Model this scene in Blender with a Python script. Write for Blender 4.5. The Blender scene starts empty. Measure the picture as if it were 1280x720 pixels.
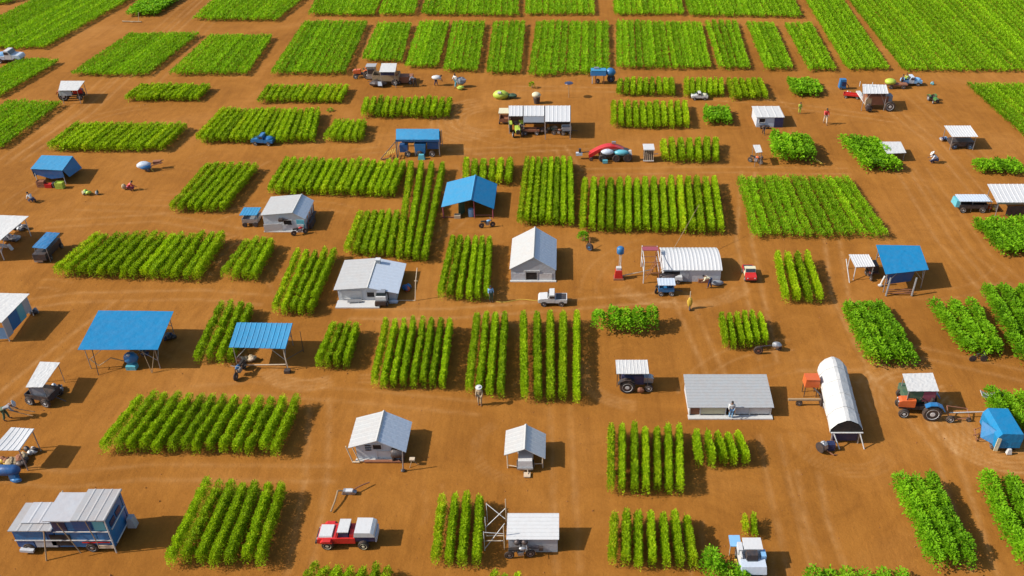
import bpy, bmesh, math, random
import numpy as np
from mathutils import Vector, Matrix
random.seed(7); rng = np.random.default_rng(11)
scene = bpy.context.scene
COL = scene.collection
R = math.radians
# ------------------------------------------------------------------ camera geometry
F = 1150.0; CX = 705.0; PITCH = R(33.5); H = 50.0
SP, CP = math.sin(PITCH), math.cos(PITCH)
def ray(px, py):
    a = (px-CX)/F; b = (360-py)/F
    return Vector((a, CP + b*SP, -SP + b*CP))
def G(px, py, h=0.0):
    d = ray(px, py); t = (h-H)/d.z
    return Vector((d.x*t, d.y*t, h))
def HZ(py, Y):
    d = ray(CX, py); return H + d.z*(Y/d.y)
def XY(px, py, Y):                       # point where the pixel ray meets the vertical plane at depth Y
    d = ray(px, py); t = Y/d.y
    return Vector((d.x*t, Y, H+d.z*t))
def SC(py): return CP*(py+400)/H
cam = bpy.data.cameras.new('camera'); co = bpy.data.objects.new('camera', cam); COL.objects.link(co)
co.location = (0, 0, H); co.rotation_euler = (math.pi/2-PITCH, 0, 0)
cam.sensor_width = 36; cam.lens = 36*F/1280; cam.shift_x = -(CX-640)/1280; cam.clip_end = 5000; cam.clip_start = .5
scene.camera = co
# ------------------------------------------------------------------ light
SUN_EL = R(38); SH = R(8)                # shadows run to the right and a little away from the camera
d = Vector((math.cos(SUN_EL)*math.cos(SH), math.cos(SUN_EL)*math.sin(SH), -math.sin(SUN_EL)))
sl = bpy.data.lights.new('sun', 'SUN'); sl.energy = 4.3; sl.angle = R(0.6); sl.color = (1, .945, .86)
so = bpy.data.objects.new('sun', sl); COL.objects.link(so); so.rotation_euler = d.to_track_quat('-Z', 'Y').to_euler()
w = bpy.data.worlds.new('World'); scene.world = w; w.use_nodes = True
nt = w.node_tree; nt.nodes.clear()
sk = nt.nodes.new('ShaderNodeTexSky'); sk.sky_type = 'NISHITA'; sk.sun_disc = False
sk.sun_elevation = SUN_EL
sk.sun_rotation = math.atan2(-d.x, -d.y); sk.dust_density = 1.5
bg = nt.nodes.new('ShaderNodeBackground'); bg.inputs[1].default_value = .12
ow = nt.nodes.new('ShaderNodeOutputWorld'); nt.links.new(sk.outputs[0], bg.inputs[0]); nt.links.new(bg.outputs[0], ow.inputs[0])
scene.view_settings.view_transform = 'Standard'; scene.view_settings.look = 'None'
scene.view_settings.exposure = 0.6; scene.view_settings.gamma = 1
scene.cycles.max_bounces = 5; scene.cycles.diffuse_bounces = 3; scene.cycles.transmission_bounces = 3
# ------------------------------------------------------------------ materials
def newmat(name):
    m = bpy.data.materials.new(name); m.use_nodes = True
    n = m.node_tree; b = n.nodes['Principled BSDF']
    return m, n, b
def paint(name, col, rough=.5, metal=0, dust=.25, scale=2.5, bump=.15, wave=None, spec=.4):
    col = tuple(c*.82 for c in col); m, n, b = newmat(name); N = n.nodes; L = n.links
    tc = N.new('ShaderNodeTexCoord'); no = N.new('ShaderNodeTexNoise'); no.inputs['Scale'].default_value = scale
    no.inputs['Detail'].default_value = 8; no.inputs['Roughness'].default_value = .65
    L.new(tc.outputs['Object'], no.inputs['Vector'])
    rp = N.new('ShaderNodeValToRGB'); rp.color_ramp.elements[0].position = .38; rp.color_ramp.elements[1].position = .75
    L.new(no.outputs[0], rp.inputs[0])
    mx = N.new('ShaderNodeMix'); mx.data_type = 'RGBA'
    mx.inputs[6].default_value = (*col, 1)
    dc = [c*.55+s*.45 for c, s in zip(col, (.33, .16, .07))]
    mx.inputs[7].default_value = (*dc, 1)
    mu = N.new('ShaderNodeMath'); mu.operation = 'MULTIPLY'; mu.inputs[1].default_value = dust*2
    L.new(rp.outputs[0], mu.inputs[0]); L.new(mu.outputs[0], mx.inputs[0]); L.new(mx.outputs[2], b.inputs['Base Color'])
    b.inputs['Roughness'].default_value = rough; b.inputs['Metallic'].default_value = metal
    b.inputs['Specular IOR Level'].default_value = spec
    if bump:
        n2 = N.new('ShaderNodeTexNoise'); n2.inputs['Scale'].default_value = scale*1.8; n2.inputs['Detail'].default_value = 4
        L.new(tc.outputs['Object'], n2.inputs['Vector'])
        bp = N.new('ShaderNodeBump'); bp.inputs['Strength'].default_value = bump; bp.inputs['Distance'].default_value = .15
        L.new(n2.outputs[0], bp.inputs['Height']); L.new(bp.outputs[0], b.inputs['Normal'])
    return m
M = dict(
 wroof_sun=paint('white roof dimmed for sun side', (.45, .45, .435), .55, dust=.14, bump=.2, scale=1.6),  # white darkened in the colour to offset sunlight on left gable slopes, plus dust
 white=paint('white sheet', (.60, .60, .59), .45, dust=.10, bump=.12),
 wtarp=paint('white tarpaulin', (.58, .575, .55), .6, dust=.12, bump=.35, scale=1.5),
 wall=paint('white wall', (.56, .58, .60), .7, dust=.22),
 gwall=paint('grey wall', (.40, .42, .44), .7, dust=.2),
 rbus=paint('grey sheet roof', (.37, .37, .37), .55, dust=.22, scale=1.2), rbus2=paint('pale sheet roof', (.44, .45, .47), .55, dust=.2, scale=1.1),
 groof=paint('grey roof', (.36, .375, .38), .5, dust=.2),
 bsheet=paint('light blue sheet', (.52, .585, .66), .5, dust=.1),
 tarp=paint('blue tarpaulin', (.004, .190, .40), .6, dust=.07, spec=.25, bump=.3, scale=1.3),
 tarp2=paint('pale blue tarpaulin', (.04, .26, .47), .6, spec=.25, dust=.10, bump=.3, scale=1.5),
 tarp3=paint('worn blue tarpaulin', (.02, .165, .36), .6, spec=.25, dust=.16, bump=.35, scale=1.7),
 dblue=paint('dark blue paint', (.012, .095, .27), .4, dust=.18),
 blue=paint('blue paint', (.014, .155, .37), .4, dust=.15),
 lblue=paint('light blue paint', (.22, .46, .72), .4, dust=.1),
 teal=paint('teal paint', (.10, .42, .50), .4, dust=.15),
 navy=paint('navy panel', (.015, .03, .09), .35, dust=.12),
 red=paint('red paint', (.55, .02, .02), .35, dust=.12),
 orange=paint('orange paint', (.62, .12, .03), .4, dust=.18),
 yellow=paint('yellow paint', (.62, .42, .05), .45, dust=.18),
 green=paint('green paint', (.07, .22, .05), .45, dust=.18),
 lime=paint('yellow green paint', (.42, .55, .06), .5, dust=.15),
 cream=paint('cream cloth', (.66, .62, .42), .8, dust=.15),
 steel=paint('galvanised steel', (.42, .43, .44), .4, .6, dust=.15),
 lsteel=paint('pale steel', (.62, .62, .60), .5, .1, dust=.15),
 iron=paint('dark iron', (.05, .05, .055), .5, .3, dust=.25),
 rust=paint('rusty metal', (.26, .10, .05), .8, dust=.3),
 rubber=paint('rubber', (.022, .021, .021), .85, dust=.3, bump=.2),
 wood=paint('weathered wood', (.36, .25, .14), .8, dust=.2),
 pale=paint('bleached wood', (.58, .46, .32), .8, dust=.2),
 dark=paint('dark opening', (.012, .011, .011), .8, dust=.1),
 glass=paint('dark glass', (.02, .03, .04), .08, dust=.05, bump=0, spec=.8),
 skin=paint('skin', (.20, .10, .06), .6, dust=0),
 hair=paint('hair', (.015, .012, .01), .7, dust=0),
 sacks=paint('sackcloth', (.42, .33, .2), .9, dust=.2, bump=.5, scale=4),
 dgreen=paint('dark green cloth', (.05, .12, .07), .8, dust=.2),
 pink=paint('maroon cloth', (.30, .06, .09), .8, dust=.1),
 grey=paint('grey cloth', (.25, .27, .30), .8, dust=.2),
)
def leafmat(name, tint):
    m, n, b = newmat(name); N = n.nodes; L = n.links
    at = N.new('ShaderNodeAttribute'); at.attribute_name = 'tone'
    rp = N.new('ShaderNodeValToRGB'); e = rp.color_ramp.elements
    cols = [(0, (.115, .20, .004)), (.35, (.235, .36, .005)), (.7, (.32, .46, .006)), (.9, (.42, .52, .008)), (1, (.50, .38, .02))]
    e[0].position, e[1].position = 0, 1
    for p, c in cols[1:-1]: e.new(p)
    for i, (p, c) in enumerate(cols):
        e[i].position = p; e[i].color = (c[0]*tint[0], c[1]*tint[1], c[2]*tint[2], 1)
    L.new(at.outputs['Fac'], rp.inputs[0])
    oi = N.new('ShaderNodeObjectInfo'); hs = N.new('ShaderNodeHueSaturation')
    mr = N.new('ShaderNodeMapRange'); mr.inputs[3].default_value = .82; mr.inputs[4].default_value = 1.12
    L.new(oi.outputs['Random'], mr.inputs[0]); L.new(mr.outputs[0], hs.inputs['Value'])
    L.new(rp.outputs[0], hs.inputs['Color']); L.new(hs.outputs[0], b.inputs['Base Color'])
    b.inputs['Roughness'].default_value = .6; b.inputs['Specular IOR Level'].default_value = .12
    tr = N.new('ShaderNodeBsdfTranslucent'); L.new(hs.outputs[0], tr.inputs[0])
    ms = N.new('ShaderNodeMixShader'); ms.inputs[0].default_value = .42
    L.new(b.outputs[0], ms.inputs[1]); L.new(tr.outputs[0], ms.inputs[2]); L.new(ms.outputs[0], N['Material Output'].inputs[0])
    return m
M['leafA'] = leafmat('hedge leaves', (1.12, 1.14, 1.0))
M['leafB'] = leafmat('broad leaves', (.66, .97, 1.3))
M['leafC'] = leafmat('field leaves', (.84, 1.06, 1.2))
# ------------------------------------------------------------------ mesh builder
class MB:
    def __init__(s): s.v = []; s.f = []
    def add(s, vs, fs):
        o = len(s.v); s.v += [Vector(v) for v in vs]; s.f += [tuple(i+o for i in f) for f in fs]; return s
    def box(s, c, d, rz=0, top=(1, 1), shear=(0, 0), ry=0, rx=0):
        x, y, z = d[0]/2, d[1]/2, d[2]/2; m = Matrix.Rotation(rz, 3, 'Z') @ Matrix.Rotation(ry, 3, 'Y') @ Matrix.Rotation(rx, 3, 'X')
        vs = []
        for k, (tx, ty) in ((-1, (1, 1)), (1, top)):
            for i, j in ((-1, -1), (1, -1), (1, 1), (-1, 1)):
                q = Vector((i*x*tx+(shear[0] if k > 0 else 0), j*y*ty+(shear[1] if k > 0 else 0), k*z)); vs.append(m @ q + Vector(c))
        return s.add(vs, [(3, 2, 1, 0), (4, 5, 6, 7), (0, 1, 5, 4), (1, 2, 6, 5), (2, 3, 7, 6), (3, 0, 4, 7)])
    def cyl(s, a, b, r0, r1=None, n=8, cap=True):
        a, b = Vector(a), Vector(b); r1 = r0 if r1 is None else r1
        z = (b-a).normalized(); x = z.orthogonal().normalized(); y = z.cross(x)
        vs = []
        for p, r in ((a, r0), (b, r1)):
            for i in range(n):
                t = 2*math.pi*i/n; vs.append(p + x*(r*math.cos(t)) + y*(r*math.sin(t)))
        fs = [(i, (i+1) % n, n+(i+1) % n, n+i) for i in range(n)]
        if cap: fs += [tuple(range(n-1, -1, -1)), tuple(range(n, 2*n))]
        return s.add(vs, fs)
    def path(s, pts, r, n=6):
        for a, b in zip(pts[:-1], pts[1:]): s.cyl(a, b, r, n=n)
        return s
    def lathe(s, c, axis, prof, n=16):      # prof: (along axis, radius)
        z = Vector(axis).normalized(); x = z.orthogonal().normalized(); y = z.cross(x); c = Vector(c); vs = []; k = len(prof)
        for (h, r) in prof:
            for i in range(n):
                t = 2*math.pi*i/n; vs.append(c + z*h + x*(r*math.cos(t)) + y*(r*math.sin(t)))
        fs = [(j*n+i, j*n+(i+1) % n, (j+1)*n+(i+1) % n, (j+1)*n+i) for j in range(k-1) for i in range(n)]
        fs += [tuple(range(n-1, -1, -1)), tuple(range((k-1)*n, k*n))]
        return s.add(vs, fs)
    def blob(s, c, d, seed=0, rough=.12, n=10, m=7, rz=0):
        rr = random.Random(seed); vs = []; ca, sa = math.cos(rz), math.sin(rz)
        for j in range(m+1):
            ph = math.pi*j/m
            for i in range(n):
                t = 2*math.pi*i/n; q = 1+rr.uniform(-rough, rough)
                x = d[0]/2*math.sin(ph)*math.cos(t)*q; y = d[1]/2*math.sin(ph)*math.sin(t)*q
                vs.append((c[0]+x*ca-y*sa, c[1]+x*sa+y*ca, c[2]+d[2]/2*math.cos(ph)*q))
        fs = [(j*n+i, (j+1)*n+i, (j+1)*n+(i+1) % n, j*n+(i+1) % n) for j in range(m) for i in range(n)]
        return s.add(vs, fs)
    def prism(s, poly, y0, y1, o=(0, 0, 0), rz=0):      # poly in x,z extruded along y
        n = len(poly); ca, sa = math.cos(rz), math.sin(rz); vs = []
        for y in (y0, y1):
            for (x, z) in poly: vs.append((o[0]+x*ca-y*sa, o[1]+x*sa+y*ca, o[2]+z))
        fs = [(i, (i+1) % n, n+(i+1) % n, n+i) for i in range(n)] + [tuple(range(n-1, -1, -1)), tuple(range(n, 2*n))]
        return s.add(vs, fs)
    def sheet(s, p00, p10, p11, p01, rib=0, amp=.02, th=.03, sag=0, jit=0, arch=0, nv=1, nu=1, edge=0, along='u'):
        # solid sheet; u runs p00->p10, v runs p00->p01; ribs cross u (run along v)
        p00, p10, p11, p01 = map(Vector, (p00, p10, p11, p01))
        n = (p10-p00).cross(p01-p00).normalized()
        if n.z < 0: n = -n
        if rib:
            Lr = (p10-p00).length; k = max(2, int(round(Lr/rib))); us = []
            for i in range(k):
                us += [((i+.0)/k, 0), ((i+.72)/k, 0), ((i+.82)/k, amp), ((i+.92)/k, amp)]
            us.append((1, 0))
        else: us = [(i/nu, 0) for i in range(nu+1)]
        vs_ = [j/nv for j in range(nv+1)]; rr = random.Random(int(abs(p00.x*100))+3)
        top = []
        for v in vs_:
            for (u, a) in us:
                p = (p00*(1-u)+p10*u)*(1-v)+(p01*(1-u)+p11*u)*v
                off = a + arch*4*u*(1-u) - sag*(1-(2*u-1)**2)*(1-(2*v-1)**2)
                if jit: off += rr.uniform(-jit, jit)
                if edge and (u in (0, 1) or v in (0, 1)): off -= 0
                top.append(p+n*off)
        nu_, nv_ = len(us), len(vs_); N = nu_*nv_
        bot = [p-n*th for p in top]
        fs = []
        for j in range(nv_-1):
            for i in range(nu_-1):
                a = j*nu_+i; fs.append((a, a+1, a+1+nu_, a+nu_)); fs.append((N+a, N+a+nu_, N+a+1+nu_, N+a+1))
        ring = [i for i in range(nu_)] + [j*nu_+nu_-1 for j in range(1, nv_)] + [(nv_-1)*nu_+i for i in range(nu_-2, -1, -1)] + [j*nu_ for j in range(nv_-2, 0, -1)]
        for a, b in zip(ring, ring[1:]+ring[:1]): fs.append((a, N+a, N+b, b))
        return s.add(top+bot, fs)
    def slab(s, poly, th):                  # vertical or any planar polygon with thickness vector th
        n = len(poly); th = Vector(th); vs = [Vector(p) for p in poly]; vs += [p+th for p in vs[:n]]
        fs = [tuple(range(n)), tuple(range(2*n-1, n-1, -1))] + [(i, n+i, n+(i+1) % n, (i+1) % n) for i in range(n)]
        return s.add(vs, fs)
    def build(s, name, mat, parent=None, world=True, smooth=False):
        o = parent.location if (parent is not None and world) else Vector((0, 0, 0))
        if parent is not None and world and parent.parent is not None and parent.type == 'MESH': o = parent.parent.location
        me = bpy.data.meshes.new(name); me.from_pydata([tuple(v-o) for v in s.v], [], s.f)
        bm = bmesh.new(); bm.from_mesh(me); bmesh.ops.recalc_face_normals(bm, faces=bm.faces); bm.to_mesh(me); bm.free()
        me.materials.append(M[mat] if isinstance(mat, str) else mat)
        if smooth: me.polygons.foreach_set('use_smooth', [True]*len(me.polygons))
        ob = bpy.data.objects.new(name, me); COL.objects.link(ob)
        if parent is not None: ob.parent = parent
        return ob
def tag(o, label=None, cat=None, group=None, kind=None):
    if label: o['label'] = label
    if cat: o['category'] = cat
    if group: o['group'] = group
    if kind: o['kind'] = kind
    return o
def thing(name, loc, label, cat, group=None, rz=0):
    o = bpy.data.objects.new(name, None); COL.objects.link(o); o.location = loc; o.rotation_euler = (0, 0, rz)
    o.empty_display_size = .3
    return tag(o, label, cat, group)
# ------------------------------------------------------------------ ground
def px_line(pts, step=12):
    out = []
    for (x0, y0), (x1, y1) in zip(pts[:-1], pts[1:]):
        n = max(1, int(math.hypot(x1-x0, y1-y0)/step))
        for i in range(n): out.append(G(x0+(x1-x0)*i/n, y0+(y1-y0)*i/n))
    out.append(G(*pts[-1])); return [(p.x, p.y) for p in out]
def px_arc(cx, cy, r, a0, a1, n=18, sq=1.0):     # an arc on the ground: centre from a pixel, radius in metres
    c = G(cx, cy); return [(c.x+r*math.cos(R(a0+(a1-a0)*i/n)), c.y+sq*r*math.sin(R(a0+(a1-a0)*i/n))) for i in range(n+1)]
TR = []     # (points, half width, strength)
def track(pts, w=.16, s=.5, pair=.8):
    P = np.array(pts); 
    if pair:
        T = np.gradient(P, axis=0); T /= np.linalg.norm(T, axis=1)[:, None]+1e-9; Nn = np.stack([-T[:, 1], T[:, 0]], 1)
        TR.append((P+Nn*pair, w, s)); TR.append((P-Nn*pair, w, s))
    else: TR.append((P, w, s))
for k in range(6): track(px_arc(612, 150, 3.4+k*.9, 110, 285-k*8), .25, .35, 0)
for k in range(7): track(px_arc(1246, 530, 2.2+k*.55, 150-k*5, 330-k*6), .16, .6, 0)
for k in range(4): track(px_arc(1055, 548, 3.0+k*.4, 170, 320), .12, .18, 0)
for k in range(4): track(px_arc(1150, 500, 3.2+k*.6, 60, 200), .15, .35, 0)
for k in range(3): track(px_arc(650, 560, 3.1+k*.35, 130, 275), .12, .16, 0)
for k in range(4): track(px_arc(395, 440, 3.6+k*.4, 215, 300, sq=1.1), .16, .45, 0)
for k in range(4): track(px_arc(850, 350, 5.5+k*.5, 200, 340, sq=.7), .18, .35, 0)
for k in range(3): track(px_arc(470, 405, 7.5+k*.5, 270, 330), .16, .25, 0)
for k in range(3): track(px_arc(800, 460, 4.6+k*.5, 170, 260), .2, .3, 0)
for p in ([(962, 545), (975, 610), (1000, 715)], [(0, 205), (90, 140), (190, 45), (240, 0)], [(20, 200), (110, 140), (205, 50), (258, 0)],
          [(190, 105), (260, 30), (290, 0)], [(0, 385), (90, 372), (250, 368), (330, 375)], [(60, 280), (200, 272), (300, 290)],
          [(100, 258), (220, 262), (330, 200)], [(1130, 215), (1180, 300), (1260, 390)], [(1150, 210), (1230, 320), (1280, 360)],
          [(1100, 125), (1170, 180), (1230, 250)], [(1140, 120), (1230, 200)], [(240, 490), (310, 485), (450, 495), (600, 510)],
          [(400, 500), (395, 600), (375, 715)], [(900, 480), (850, 370), (720, 380), (560, 392), (440, 392)], [(0, 590), (80, 600), (180, 590), (420, 592)],
          [(700, 510), (705, 610), (710, 715)], [(1010, 590), (1020, 650), (1040, 705)], [(935, 215), (930, 300), (960, 450)],
          [(640, 110), (760, 112), (960, 128), (1120, 150)], [(560, 190), (700, 185), (720, 215), (900, 212), (1060, 214)], [(1040, 300), (1050, 370), (1100, 470), (1180, 560), (1230, 715)],
          [(440, 190), (560, 180), (600, 200)], [(150, 380), (60, 450), (0, 500)], [(1000, 470), (1080, 470), (1150, 440), (1280, 470)]):
    track(px_line(p), .22, random.uniform(.2, .4))
for k in range(26):
    x, y = random.uniform(0, 1280), random.uniform(110, 710); a = random.uniform(0, 360)
    track(px_arc(x, y, random.uniform(3, 16), a, a+random.uniform(30, 110)), .14, random.uniform(.12, .3), .75)
def seg_dist(P, A, B):
    AB = B-A; t = np.clip(((P-A)@AB)/max(AB@AB, 1e-9), 0, 1); return np.linalg.norm(P-(A+t[:, None]*AB), axis=1)
def make_ground():
    ys = [-300, -60, 0, 25]; y = 36.
    while y < 185: ys.append(y); y += .17+(y-36)*.0030
    ys += [190, 215, 260, 400, 900, 2500, 6000]
    xs = [-6000, -2500, -900, -400, -250, -170]; x = -110.
    while x < 106: xs.append(x); x += .27
    xs += [110, 140, 200, 400, 900, 2500, 6000]
    X, Y = np.meshgrid(np.array(xs), np.array(ys)); nx, ny = len(xs), len(ys)
    P = np.stack([X.ravel(), Y.ravel()], 1); wear = np.zeros(len(P)); dz = np.zeros(len(P))
    for pts, wd, s in TR:
        lo, hi = pts.min(0)-1, pts.max(0)+1
        idx = np.where((P[:, 0] > lo[0]) & (P[:, 0] < hi[0]) & (P[:, 1] > lo[1]) & (P[:, 1] < hi[1]))[0]
        if not len(idx): continue
        Q = P[idx]; dd = np.full(len(idx), 9.)
        for a, b in zip(pts[:-1], pts[1:]):
            near = (np.abs(Q[:, 0]-a[0]) < 4) & (np.abs(Q[:, 1]-a[1]) < 6)
            if near.any(): dd[near] = np.minimum(dd[near], seg_dist(Q[near], a, b))
        g = np.exp(-(dd/wd)**2); wear[idx] += 1.2*s*g; dz[idx] -= .03*g*s; dz[idx] += .03*s*np.exp(-((dd-2*wd)/(.6*wd))**2)
    Z = dz + rng.normal(0, .006, len(P))*(np.abs(P[:, 0]) < 108)
    Z = np.clip(Z, -.06, .05)
    me = bpy.data.meshes.new('ground'); I = np.arange(nx*ny).reshape(ny, nx)
    q = np.stack([I[:-1, :-1], I[:-1, 1:], I[1:, 1:], I[1:, :-1]], -1).reshape(-1, 4)
    me.vertices.add(len(P)); me.vertices.foreach_set('co', np.column_stack([P, Z]).ravel().astype(np.float32))
    me.loops.add(q.size); me.loops.foreach_set('vertex_index', q.ravel().astype(np.int32))
    me.polygons.add(len(q)); me.polygons.foreach_set('loop_start', np.arange(0, q.size, 4, dtype=np.int32))
    me.polygons.foreach_set('use_smooth', np.ones(len(q), bool)); me.update(calc_edges=True)
    at = me.attributes.new('wear', 'FLOAT', 'POINT'); at.data.foreach_set('value', wear.astype(np.float32))
    m, n, b = newmat('orange soil'); N = n.nodes; L = n.links
    tc = N.new('ShaderNodeTexCoord')
    def noise(sc, det, ro, mp=None, dist=0):
        t = N.new('ShaderNodeTexNoise'); t.inputs['Scale'].default_value = sc; t.inputs['Detail'].default_value = det
        t.inputs['Roughness'].default_value = ro; t.inputs['Distortion'].default_value = dist
        if mp:
            mm = N.new('ShaderNodeMapping'); mm.inputs['Scale'].default_value = mp; L.new(tc.outputs['Object'], mm.inputs[0]); L.new(mm.outputs[0], t.inputs['Vector'])
        else: L.new(tc.outputs['Object'], t.inputs['Vector'])
        return t.outputs[0]
    def ramp(i, stops):
        r = N.new('ShaderNodeValToRGB'); e = r.color_ramp.elements
        for _ in range(len(stops)-2): e.new(.5)
        for k, (p, c) in enumerate(stops): e[k].position = p; e[k].color = (*c, 1)
        L.new(i, r.inputs[0]); return r.outputs[0]
    def mix(f, a, c, mode='MIX'):
        x = N.new('ShaderNodeMix'); x.data_type = 'RGBA'; x.blend_type = mode
        for s, v in ((0, f), (6, a), (7, c)):
            if isinstance(v, (int, float)): x.inputs[s].default_value = v
            elif isinstance(v, tuple): x.inputs[s].default_value = (*v, 1)
            else: L.new(v, x.inputs[s])
        return x.outputs[2]
    base = ramp(noise(.055, 6, .6, dist=.6), [(.28, (.205, .078, .0110)), (.52, (.262, .103, .0165)), (.74, (.315, .134, .029))])
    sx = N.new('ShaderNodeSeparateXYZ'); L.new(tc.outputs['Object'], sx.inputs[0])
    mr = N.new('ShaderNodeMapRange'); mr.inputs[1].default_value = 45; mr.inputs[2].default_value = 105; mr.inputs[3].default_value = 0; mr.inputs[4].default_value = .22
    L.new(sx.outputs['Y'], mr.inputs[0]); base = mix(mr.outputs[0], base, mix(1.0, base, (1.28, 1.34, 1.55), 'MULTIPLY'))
    streak = ramp(noise(1, 5, .6, (1.6, .10, 1)), [(.30, (.84, .82, .80)), (.55, (1, 1, 1)), (.8, (1.09, 1.11, 1.13))])
    base = mix(.75, base, streak, 'MULTIPLY')
    sw = ramp(noise(.25, 7, .65, dist=2.2), [(.3, (.84, .82, .80)), (.52, (1, 1, 1)), (.72, (1.12, 1.16, 1.22))])
    base = mix(.8, base, sw, 'MULTIPLY')
    fine = ramp(noise(5, 8, .75), [(.25, (.78, .76, .74)), (.5, (1, 1, 1)), (.75, (1.14, 1.16, 1.18))])
    base = mix(.55, base, fine, 'MULTIPLY')
    wa = N.new('ShaderNodeAttribute'); wa.attribute_name = 'wear'
    wm = N.new('ShaderNodeMath'); wm.operation = 'MULTIPLY'; L.new(wa.outputs['Fac'], wm.inputs[0])
    r2 = ramp(noise(.9, 4, .6), [(.3, (.1, .1, .1)), (.65, (1, 1, 1))]); L.new(r2, wm.inputs[1])
    base = mix(wm.outputs[0], base, (.42, .225, .085))
    L.new(base, b.inputs['Base Color']); b.inputs['Roughness'].default_value = .95; b.inputs['Specular IOR Level'].default_value = .1
    bp = N.new('ShaderNodeBump'); bp.inputs['Strength'].default_value = .45; bp.inputs['Distance'].default_value = .12
    L.new(noise(3.2, 9, .7), bp.inputs['Height']); L.new(bp.outputs[0], b.inputs['Normal'])
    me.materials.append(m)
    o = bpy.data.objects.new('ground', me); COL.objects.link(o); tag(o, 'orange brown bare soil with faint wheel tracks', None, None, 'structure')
make_ground()
# loose clods of soil: nobody could count them
def clods():
    n = 5200; xs = rng.uniform(-62, 58, n); ys = 38+rng.power(1.0, n)*85; r = rng.gamma(2.0, .010, n)+.012
    base = np.array([(1, 0, -.2), (-.5, .87, -.2), (-.5, -.87, -.2), (0, 0, .9)])
    V = base[None]*r[:, None, None]*rng.uniform(.6, 1.3, (n, 4, 1)); a = rng.uniform(0, 6.3, n)
    x = V[..., 0]*np.cos(a)[:, None]-V[..., 1]*np.sin(a)[:, None]; y = V[..., 0]*np.sin(a)[:, None]+V[..., 1]*np.cos(a)[:, None]
    V = np.stack([x+xs[:, None], y+ys[:, None], V[..., 2]+.02], -1).reshape(-1, 3)
    f = (np.arange(n)[:, None, None]*4+np.array([(0, 1, 3), (1, 2, 3), (2, 0, 3)])[None]).reshape(-1, 3)
    me = bpy.data.meshes.new('soil_clods'); me.from_pydata(V.tolist(), [], f.tolist()); me.materials.append(paint('clod', (.31, .12, .04), .95))
    o = bpy.data.objects.new('soil_clods', me); COL.objects.link(o); tag(o, 'scattered small clods on the bare soil', 'soil clods', None, 'stuff')
clods()
# ------------------------------------------------------------------ crops
def leaves_mesh(name, B, D, Ln, Wd, tone, mat, parent, fold=.25):
    """B base points (n,3), D unit directions, Ln lengths, Wd widths -> folded leaf quads"""
    n = len(B); rnd = rng.normal(size=(n, 3)); rnd = rnd*.42+np.array([-.25, -.05, 1.0]); S = np.cross(D, rnd); S /= np.linalg.norm(S, axis=1)[:, None]+1e-9
    U = np.cross(S, D)
    mid = B + D*(Ln*.5)[:, None]
    tip = B + D*Ln[:, None] - np.array([0, 0, 1])*(Ln*rng.uniform(0, .25, n))[:, None]
    l = mid + S*(Wd*.5)[:, None] + U*(Wd*fold)[:, None]; r = mid - S*(Wd*.5)[:, None] + U*(Wd*fold)[:, None]
    V = np.stack([B, l, tip, r], 1).reshape(-1, 3)
    me = bpy.data.meshes.new(name); me.vertices.add(4*n); me.vertices.foreach_set('co', V.ravel().astype(np.float32))
    me.loops.add(4*n); me.loops.foreach_set('vertex_index', np.arange(4*n, dtype=np.int32))
    me.polygons.add(n); me.polygons.foreach_set('loop_start', np.arange(0, 4*n, 4, dtype=np.int32)); me.update(calc_edges=True)
    at = me.attributes.new('tone', 'FLOAT', 'POINT'); at.data.foreach_set('value', np.repeat(tone, 4).astype(np.float32))
    me.materials.append(M[mat]); o = bpy.data.objects.new(name, me); COL.objects.link(o); o.parent = parent
    return o
NLEAF = 0
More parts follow.
